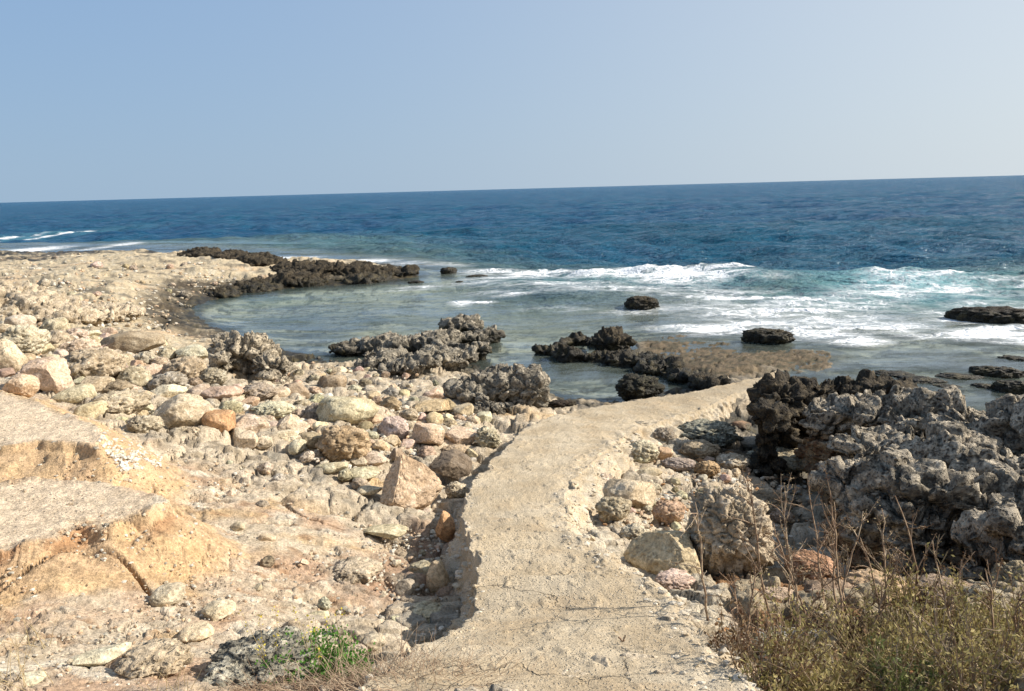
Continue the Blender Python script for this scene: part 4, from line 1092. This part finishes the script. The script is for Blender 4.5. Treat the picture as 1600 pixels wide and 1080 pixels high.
for (px, py, w, h, kd), g, inpath in zip(scat, gp, pd):
    if inpath > -0.05: continue
    sl = math.hypot(math.hypot(g[0], g[1]), CAM[2] - g[2])
    W = w * sl / FPX / 2
    o = bpy.data.objects.new('rock', PROTO[kd, random.randrange(7)])
    C.objects.link(o)
    hz = W * random.uniform(.55, .85)
    o.location = (g[0], g[1], g[2] + hz * .35)
    o.scale = (W, W * random.uniform(.7, 1.0), hz)
    o.rotation_euler = (random.uniform(-.3, .3), random.uniform(-.3, .3), random.uniform(0, 6.28))
    cl = random.choice(COLW)
    o.color = (*[v * random.uniform(.9, 1.08) for v in COL[cl]], 1)
    near = sorted(ROCKS, key=lambda r: (r[0] - px) ** 2 + (r[1] - py) ** 2)
    sz = next(nm for lim, nm in SIZEW if w < lim)
    clw = {'cream': 'cream', 'tan': 'tan', 'white': 'whitish', 'grey': 'grey', 'pink': 'pinkish', 'brown': 'brown', 'orange': 'orange'}[cl]
    cands = []
    for f in FORM[kd][:1]:
        a, b, c = near[0], near[1], near[2]
        cands.append(f'{sz} {f} {clw} rock {side_word(px - a[0], py - a[1])} the {a[2]}')
        cands.append(f'{sz} {f} {clw} rock {side_word(px - a[0], py - a[1])} the {a[2]}, towards the {b[2]}')
        cands.append(f'{sz} {f} {clw} rock {side_word(px - b[0], py - b[1])} the {b[2]}, {side_word(px - a[0], py - a[1])} the {a[2]}')
        cands.append(f'{sz} {f} {clw} rock {side_word(px - c[0], py - c[1])} the {c[2]}, near the {a[2]}')
    lb = next((l for l in cands if l not in used_labels and len(l.split()) <= 16), None)
    if lb is None:
        base = cands[0]; n_ = used_labels.get(base, 1) + 1; used_labels[base] = n_
        tilt = ['lying flat', 'standing on edge', 'half buried', 'tipped to one side', 'wedged in a gap'][n_ % 5]
        lb = f'{base}, {tilt}'
    used_labels.setdefault(lb, 1)
    tag(o, lb, 'rock', 'loose rocks strewn over the shore')

# ------------------------------------------------------------------ pebbles and chips nobody could count
def pebbles(name, poly, n, smin, smax, cols, label, seed, mat='smooth', zoff=0.0, avoid_path=True, on_path=False):
    r = np.random.default_rng(seed)
    poly = np.array(poly, float); lo, hi = poly.min(0), poly.max(0)
    q = r.uniform(lo, hi, (n * 3, 2)); q = q[poly_sd(q[:, 0], q[:, 1], poly) > 0][:n]
    # clumped
    keep = gnoise(xy0(q[:, 0] * .02, q[:, 1] * .04), seed) + r.uniform(-.5, .5, len(q)) > -.15
    q = q[keep]
    # meet the land on a coarse height estimate, then refine
    R_ = np.array([ray(a, b) for a, b in q])
    d = np.full(len(q), 3.0)
    z = np.full(len(q), 1.2)
    for _ in range(14):
        d = .5 * d + .5 * (z - CAM[2]) / R_[:, 2]
        z = H(R_[:, 0] * d, R_[:, 1] * d)
    P = CAM + R_ * d[:, None]; P[:, 2] = z
    ok = np.abs(CAM[2] + R_[:, 2] * d - z) < .05
    if avoid_path: ok &= poly_sd(P[:, 0], P[:, 1], PATH_POLY) < -.12
    ok &= (np.maximum(poly_sd(P[:, 0], P[:, 1], TERR1), poly_sd(P[:, 0], P[:, 1], TERR2)) < .02) | (r.random(len(P)) < .12) | (P[:, 1] > 8)
    P = P[ok]; m = len(P)
    V0, F0 = ICO[1]
    s = (smin + (smax - smin) * r.random(m) ** 2.5) * np.linalg.norm(P - CAM, axis=1) / FPX * .5
    S = s[:, None] * np.stack([r.uniform(.8, 1.2, m), r.uniform(.6, 1, m), r.uniform(.4, .8, m)], 1)
    ang = r.uniform(0, 6.28, m); ca, sa = np.cos(ang), np.sin(ang)
    W = V0[None] * S[:, None, :] * r.uniform(.75, 1.2, (m, len(V0), 1))
    X = W[..., 0] * ca[:, None] - W[..., 1] * sa[:, None]; Y = W[..., 0] * sa[:, None] + W[..., 1] * ca[:, None]
    W = np.stack([X, Y, W[..., 2]], 2) + P[:, None, :] + np.array([0, 0, zoff])
    F = (F0[None] + (np.arange(m) * len(V0))[:, None, None]).reshape(-1, 3)
    cc = np.array(cols)[r.integers(0, len(cols), m)] * r.uniform(.85, 1.12, (m, 1))
    me = mesh_np(name, W.reshape(-1, 3), F, False, cols=np.repeat(cc, len(V0), axis=0))
    return tag(link(name, me, M['pebble']), label, kind='stuff')
t = NT('pebble'); pp = t.pos()
cc = t.mix(.5, t.attr('Col', 'Color'), t.mix(t.ramp(t.noise(pp, 60, 4), .3, .7), (.55, .52, .48), (1.35, 1.33, 1.3)), 'MULTIPLY')
cc, rr = wet_band(t, cc, .92)
M['pebble'] = t.done(t.principled(cc, rr, t.bump(t.noise(pp, 90, 4), .006)))
PC = [(.50,.43,.32),(.56,.50,.41),(.42,.33,.23),(.36,.33,.27),(.50,.36,.24),(.60,.56,.48)]
pebbles('rubble', REG[0][0], 4200, 5, 18, PC, 'small broken stones filling the gaps of the boulder field', 31)
pebbles('rubble', [(0,395),(250,398),(420,430),(300,470),(330,520),(520,560),(760,600),(830,640),(740,640),(500,610),(300,560),(0,520)], 2600, 3, 9, PC, 'broken rock fragments strewn on the far rocky shore', 33)
pebbles('gravel', [(-50,620),(180,690),(470,740),(620,800),(600,900),(520,960),(440,1100),(-50,1100)], 4000, 2, 9, PC + [(.55,.38,.24)], 'fine gravel scattered over the cream and orange soil', 35)
pebbles('gravel', [(520,960),(600,860),(620,790),(740,780),(740,960),(640,1010)], 1500, 3, 12, PC, 'loose gravel at the foot of the left flank of the path', 36)
pebbles('stone_chips', [(170,665),(260,690),(250,730),(190,735),(150,690)], 700, 4, 10, [(.66,.63,.56),(.60,.56,.48)], 'heap of white stone chips below the lumpy cream boulder', 37)
pebbles('rubble', [(940,690),(1100,690),(1280,760),(1260,860),(1100,900),(1000,890),(930,800)], 2200, 4, 14, PC + [(.42,.24,.12)], 'loose stones between the boulders right of the path', 38)
pebbles('stone_chips', [(1190,975),(1290,985),(1300,1050),(1230,1075),(1180,1040)], 500, 6, 22, [(.62,.57,.48),(.55,.50,.42)], 'white rubble chips showing between the shrubs at lower right', 40)
pebbles('gravel', [(1080,900),(1620,880),(1620,1100),(1150,1100),(1100,1000)], 1500, 3, 10, [(.40,.22,.10),(.30,.18,.10),(.45,.38,.28)], 'reddish gravel under the scrub at lower right', 39)

def path_rubble():
    r = np.random.default_rng(77)
    A = PATH_PTS[0]; A = A[(A[:, 1] < 9)]; B = PATH_PTS[1]; B = B[B[:, 1] < 8]
    P = np.concatenate([A[r.integers(0, len(A), 4200)], B[r.integers(0, len(B), 1100)]]); m = len(P)
    V0, F0 = ICO[1]
    s_ = (0.004 + 0.030 * r.random(m) ** 4.0); s_[4200:] *= .5
    S = s_[:, None] * np.stack([r.uniform(.8, 1.2, m), r.uniform(.6, 1, m), r.uniform(.5, .8, m)], 1)
    W = V0[None] * S[:, None, :] * r.uniform(.7, 1.25, (m, len(V0), 1)) + P[:, None, :]
    F = (F0[None] + (np.arange(m) * len(V0))[:, None, None]).reshape(-1, 3)
    cc = np.array([(.60,.53,.42),(.54,.46,.34),(.48,.39,.27),(.64,.58,.48)])[r.integers(0, 4, m)] * r.uniform(.85, 1.1, (m, 1))
    me = mesh_np('path_rubble', W.reshape(-1, 3), F, False, cols=np.repeat(cc, len(V0), axis=0))
    tag(link('path_rubble', me, M['pebble']), 'crumbled pale concrete rubble along both ragged edges of the path', kind='stuff')
path_rubble()

# ------------------------------------------------------------------ plants
class Tubes:
    def __init__(s): s.V = []; s.F = []; s.n = 0
    def add(s, P, r0, r1, k=3):
        P = np.asarray(P, float); m = len(P)
        T = np.gradient(P, axis=0); T /= np.linalg.norm(T, axis=1, keepdims=True) + 1e-9
        A = np.cross(T, [0.3, 0.9, 0.15]); A /= np.linalg.norm(A, axis=1, keepdims=True) + 1e-9
        Bv = np.cross(T, A)
        rr = np.linspace(r0, r1, m)[:, None]
        ring = [P + rr * (math.cos(6.2832 * j / k) * A + math.sin(6.2832 * j / k) * Bv) for j in range(k)]
        s.V.append(np.stack(ring, 1).reshape(-1, 3))
        i = np.arange(m - 1)[:, None] * k; j = np.arange(k)[None]; j2 = (j + 1) % k
        s.F.append(np.stack([i + j, i + j2, i + k + j2, i + k + j], 2).reshape(-1, 4) + s.n)
        s.n += m * k
    def quads(s, c, u, v):      # leaf-like diamonds
        n = len(c); Q = np.stack([c, c + u * .5 + v * .5, c + u, c + u * .5 - v * .5], 1).reshape(-1, 3)
        s.V.append(Q); s.F.append(np.arange(n * 4).reshape(-1, 4) + s.n); s.n += n * 4
    def build(s, name, mat, parent=None):
        me = mesh_np(name, np.concatenate(s.V), np.concatenate(s.F), True)
        o = link(name, me, mat, parent)
        if name in ('blades', 'foliage', 'seed_heads', 'flowers', 'stems'): o['kind'] = 'stuff'
        return o

def stem_path(r, start, dirv, length, n=7, wander=.25, droop=0.0):
    p = np.array(start, float); d = np.array(dirv, float); d /= np.linalg.norm(d)
    out = [p.copy()]
    for i in range(n - 1):
        d = d + r.normal(0, wander / n ** .5, 3) * .6 + np.array([0, 0, -droop / n]); d /= np.linalg.norm(d)
        p = p + d * length / (n - 1); out.append(p.copy())
    return np.array(out)

def leaves_on(r, T, P, count, ln, wd, spread=.02, up=.4):
    idx = r.uniform(0, len(P) - 1, count); i = idx.astype(int); f = (idx - i)[:, None]
    c = P[i] * (1 - f) + P[np.minimum(i + 1, len(P) - 1)] * f + r.normal(0, spread, (count, 3))
    u = r.normal(0, 1, (count, 3)) + np.array([0, 0, up]); u /= np.linalg.norm(u, axis=1, keepdims=True)
    v = np.cross(u, r.normal(0, 1, (count, 3))); v /= np.linalg.norm(v, axis=1, keepdims=True) + 1e-9
    T.quads(c, u * (ln * r.uniform(.6, 1.3, (count, 1))), v * wd)

def plant_root(name, px, py, label, cat, group=None):
    g = G([px], [py])[0]
    e = bpy.data.objects.new(name, None); C.objects.link(e); e.location = (g[0], g[1], g[2] - .02); e.empty_display_size = .05
    tag(e, label, cat, group); return e

def dry_stalk(px, py, top_px, top_py, label, seed, mat='redtwig', heads=True):
    r = np.random.default_rng(seed)
    e = plant_root('dry_stalk', px, py, label, 'dry plant', 'dry stalks in the scrub')
    b = np.array(e.location)
    d = math.hypot(b[0], b[1]); tip = at_d(top_px, top_py, d + r.uniform(-.1, .25)) - b
    L = np.linalg.norm(tip)
    n = 11; t = np.linspace(0, 1, n)[:, None]
    main = tip * t + np.cumsum(r.normal(0, .010 * L, (n, 3)), 0) * np.minimum(t * 3, 1) + np.array([0, 0, .05 * L]) * (4 * t * (1 - t)) * .3
    T = Tubes(); T.add(main, .0068, .0020, 4)
    Hd = Tubes()
    for k in range(r.integers(7, 12)):
        i = r.integers(3, n - 1); dirv = (main[i] - main[i - 1]) / np.linalg.norm(main[i] - main[i - 1]) + r.normal(0, .55, 3)
        br = stem_path(r, main[i], dirv, L * r.uniform(.12, .32), 6, .35)
        T.add(br, .0034, .0014, 3)
        for j in range(r.integers(1, 4)):
            q = r.integers(1, 5)
            b2 = stem_path(r, br[q], br[q] - br[q - 1] + r.normal(0, .02, 3), L * r.uniform(.04, .12), 4, .3)
            T.add(b2, .0018, .0009, 3); leaves_on(r, Hd, b2, 4, .010, .006, .004)
        leaves_on(r, Hd, br[3:], 6, .011, .006, .004)
    leaves_on(r, Hd, main[7:], 10, .011, .006, .005)
    T.build('stem', M[mat], e)
    Hd.build('seed_heads', M['leaf_dry' if mat != 'twig' else 'straw'], e)

ST = [(1110,985,1082,795),(1165,1000,1185,880),(1210,990,1175,745),(1235,960,1212,770),(1270,985,1205,815),(1290,960,1262,755),(1300,1000,1345,800),(1330,980,1300,840),(1325,1010,1278,770),
      (1385,990,1385,795),(1395,1000,1350,850),(1420,1000,1475,890),(1440,1010,1392,868),(1450,1000,1385,770),(1480,1010,1500,880),(1495,1020,1455,850),(1530,1010,1560,880),(1230,1010,1290,900),(1255,1000,1240,860),
      (1350,1010,1405,860),(1180,1020,1130,900),(1560,1030,1540,900),(1580,1040,1598,930),(1310,990,1312,790)]
WH = ['beside the path edge','before the tall pitted boulder','before the dark hollow','in front of the long pale pitted slab','under the great ledge','before the whitish overhang rock','at the right of the scrub','by the orange soil']
for k, (a, b, c, d) in enumerate(ST):
    lean = 'leaning left' if c < a - 25 else 'leaning right' if c > a + 25 else 'upright'
    tall = 'tall' if b - d > 190 else 'short' if b - d < 115 else 'mid-height'
    order = sum(1 for s in ST if s[0] < a) + 1
    ordw = ['first','second','third','fourth','fifth','sixth','seventh','eighth','ninth','tenth','eleventh','twelfth','thirteenth','fourteenth','fifteenth','sixteenth','seventeenth','eighteenth','nineteenth','twentieth','twenty-first','twenty-second','twenty-third','last'][order - 1]
    dry_stalk(a, b, c, d, f'{tall} dry {"reddish" if k % 3 else "pale"} stalk {lean}, {ordw} from the left in the scrub', 900 + k, 'redtwig' if k % 3 else 'twig')

def shrub(px, py, w, h, label, seed, leaf='leaf_olive', stems=22, leafn=60, ln=.016, wd=.006, mat='twig'):
    r = np.random.default_rng(seed)
    e = plant_root('shrub', px, py, label, 'shrub', 'low scrub plants at lower right')
    b = np.array(e.location); sl = np.linalg.norm(b - CAM); W = w * sl / FPX / 2 * r.uniform(.7, .95); Hh = h * sl / FPX * r.uniform(.7, 1.15)
    T = Tubes(); Lf = Tubes()
    for k in range(stems):
        a = r.uniform(0, 6.28); rad = r.random() ** .6
        base = np.array([math.cos(a), math.sin(a), 0]) * W * .45 * rad
        dirv = np.array([math.cos(a) * rad * W, math.sin(a) * rad * W, Hh * r.uniform(.4, 1.25)])
        m = stem_path(r, base, dirv, np.linalg.norm(dirv) * r.uniform(.7, 1.05), 7, .3)
        T.add(m, .0038, .0016, 3)
        leaves_on(r, Lf, m[1:], leafn, ln, wd, .010, 1.4)
        for j in range(4):
            i = r.integers(1, 6)
            q = stem_path(r, m[i], m[i] - m[i - 1] + r.normal(0, .03, 3), Hh * r.uniform(.2, .4), 5, .3)
            T.add(q, .0015, .0006, 3); leaves_on(r, Lf, q, leafn // 3, ln, wd, .009, .8)
    T.build('stems', M[mat], e); Lf.build('foliage', M[leaf], e)
SH = [(1190,1075,130,120,'leaf_dry','dark dry twiggy shrub overhanging the lower right edge of the path'),
      (1135,1040,70,60,'leaf_dry','small brown twiggy shrub at the edge of the pale rubble'),
      (1245,1040,110,110,'leaf_olive','olive and brown shrub over the patch of white rubble'),
      (1290,1085,130,110,'leaf_olive','dense shrub at the bottom of the photo, left of the pale sticks'),
      (1310,990,110,90,'leaf_dry','brown dried shrub in front of the orange soil bank'),
      (1365,1040,120,110,'leaf_olive','olive shrub just behind the pale sticks'),
      (1400,1095,130,90,'leaf_green','bright green low shrub below the pale sticks'),
      (1420,1000,110,100,'leaf_olive','yellowish olive shrub below the whitish overhang rock'),
      (1460,1060,120,110,'leaf_olive','olive shrub right of the pale sticks'),
      (1500,1000,110,90,'leaf_olive','yellow green feathery shrub under the middle of the great ledge'),
      (1520,1095,130,110,'leaf_olive','dense shrub at the bottom near the right corner'),
      (1560,1030,120,110,'leaf_olive','dense olive shrub near the right edge of the photo'),
      (1610,1080,140,130,'leaf_olive','olive shrub cut by the lower right corner of the photo'),
      (1590,990,90,70,'leaf_dry','brown dry shrub at the right edge below the great ledge'),
      (1220,1095,120,90,'leaf_olive','straggly shrub at the bottom edge beside the dark dry one')]
for k, (px, py, w, h, lf, lb) in enumerate(SH):
    shrub(px, py, w, h, lb, 40 + k, lf, stems=28 if lf != 'leaf_dry' else 22, leafn=(13 if lf == 'leaf_olive' else 20) if lf != 'leaf_dry' else 9, ln=.024, wd=.0095, mat='redtwig' if lf == 'leaf_dry' else 'straw' if k % 2 else 'twig')

# green weed with yellow flowers
r = np.random.default_rng(5)
e = plant_root('green_weed', 488, 1056, 'bright green low weed with thin yellow flower stalks beside the grey pitted rock', 'weed')
Lf, T, Fl = Tubes(), Tubes(), Tubes()
for k in range(150):
    a = r.uniform(0, 6.28); rad = r.random() ** .5
    m = stem_path(r, (math.cos(a) * .09 * rad, math.sin(a) * .05 * rad, 0), (math.cos(a) * rad * 2.6, math.sin(a) * rad * 1.2, .9), .21 * r.uniform(.5, 1), 6, .4)
    T.add(m, .0016, .0007, 3); leaves_on(r, Lf, m, 42, .016, .010, .010, .5)
T.build('stems', M['leaf_weed'], e); Lf.build('foliage', M['leaf_weed'], e)
for k in range(14):
    x0 = r.uniform(-.2, .16)
    m = stem_path(r, (x0, r.uniform(-.03, .08), 0), (x0 * .6 + r.normal(0, .1), r.normal(0, .2), 1), r.uniform(.18, .34), 7, .2)
    S = Tubes(); S.add(m, .0016, .0007, 3); S.build('flower_stalk', M['straw'], e)
    leaves_on(r, Fl, m[4:], 9, .010, .008, .007, .5)
Fl.build('flowers', M['petal'], e)

def grass_tuft(px, py, n, h, spread, mat, label, seed, flat=.0, name='grass_tuft'):
    r = np.random.default_rng(seed)
    e = plant_root(name, px, py, label, 'grass')
    T = Tubes()
    for k in range(n):
        b = np.array([r.normal(0, spread), r.normal(0, spread * .5), 0])
        bx = b + np.array(e.location); b[2] = H([bx[0]], [bx[1]])[0] - e.location[2]
        T.add(stem_path(r, b, (r.normal(0, .5 + flat), r.normal(0, .4 + flat * .6), 1 - flat), h * r.uniform(.5, 1.1), 6, .35, .5), .0018, .0004, 3)
    T.build('blades', M[mat], e)
grass_tuft(20, 1075, 22, .26, .06, 'straw', 'thin pale grass blades rising at the bottom left corner', 1)
grass_tuft(60, 1010, 10, .2, .05, 'straw', 'few fine grass blades on the orange soil, second tuft from the left', 2)
grass_tuft(265, 1085, 12, .14, .04, 'straw', 'short sparse grass left of the large grey pitted rock', 3)
grass_tuft(620, 1080, 1100, .26, .16, 'twig', 'mat of dry tangled straw at the bottom beside the path', 4, .65, 'straw_mat')
grass_tuft(480, 1078, 700, .12, .16, 'redtwig', 'brown dead plant litter below the green weed', 6, .6, 'plant_litter')
grass_tuft(1400, 1060, 420, .26, .42, 'straw', 'dry grass blades growing through the low scrub at lower right', 7, .1)
grass_tuft(1520, 985, 300, .18, .30, 'leaf_olive', 'yellowish grass under the great ledge at the back of the scrub', 8, .0)
grass_tuft(745, 935, 26, .10, .05, 'redtwig', 'little dead sprig on the left rim of the path', 9, .3)

# pale driftwood sticks lying in the scrub, and twigs on the path
def stick(px0, py0, px1, py1, rad, label, lift=.0, mat='wood', seed=1, name='stick'):
    a, b = G([px0, px1], [py0, py1]); a[2] += lift; b[2] += lift
    r = np.random.default_rng(seed); n = 12; t = np.linspace(0, 1, n)[:, None]
    P = (b - a) * t + np.cumsum(r.normal(0, .004, (n, 3)), 0) + np.array([0, 0, -.025]) * (4 * t * (1 - t))
    T = Tubes(); T.add(P, rad, rad * .7, 7); 
    o = T.build(name, M[mat]); o.location = a
    return tag(o, label, 'stick', None)
stick(1360,1030,1402,1034,.0085,'left one of the two short bleached curved sticks in the green scrub',.09,seed=3)
stick(1415,1036,1450,1038,.0085,'right one of the two short bleached curved sticks in the green scrub',.09,seed=4)
stick(868,965,915,988,.0035,'thin dark twig lying on the path right of its middle',.075,'redtwig',5,'twig')
stick(965,1028,980,1035,.004,'very short dark twig on the path near the bottom of the photo',.1,'redtwig',6,'twig')
stick(960,1013,988,1003,.0016,'fine pale straw lying across the shadows on the path',.09,'straw',7,'twig')
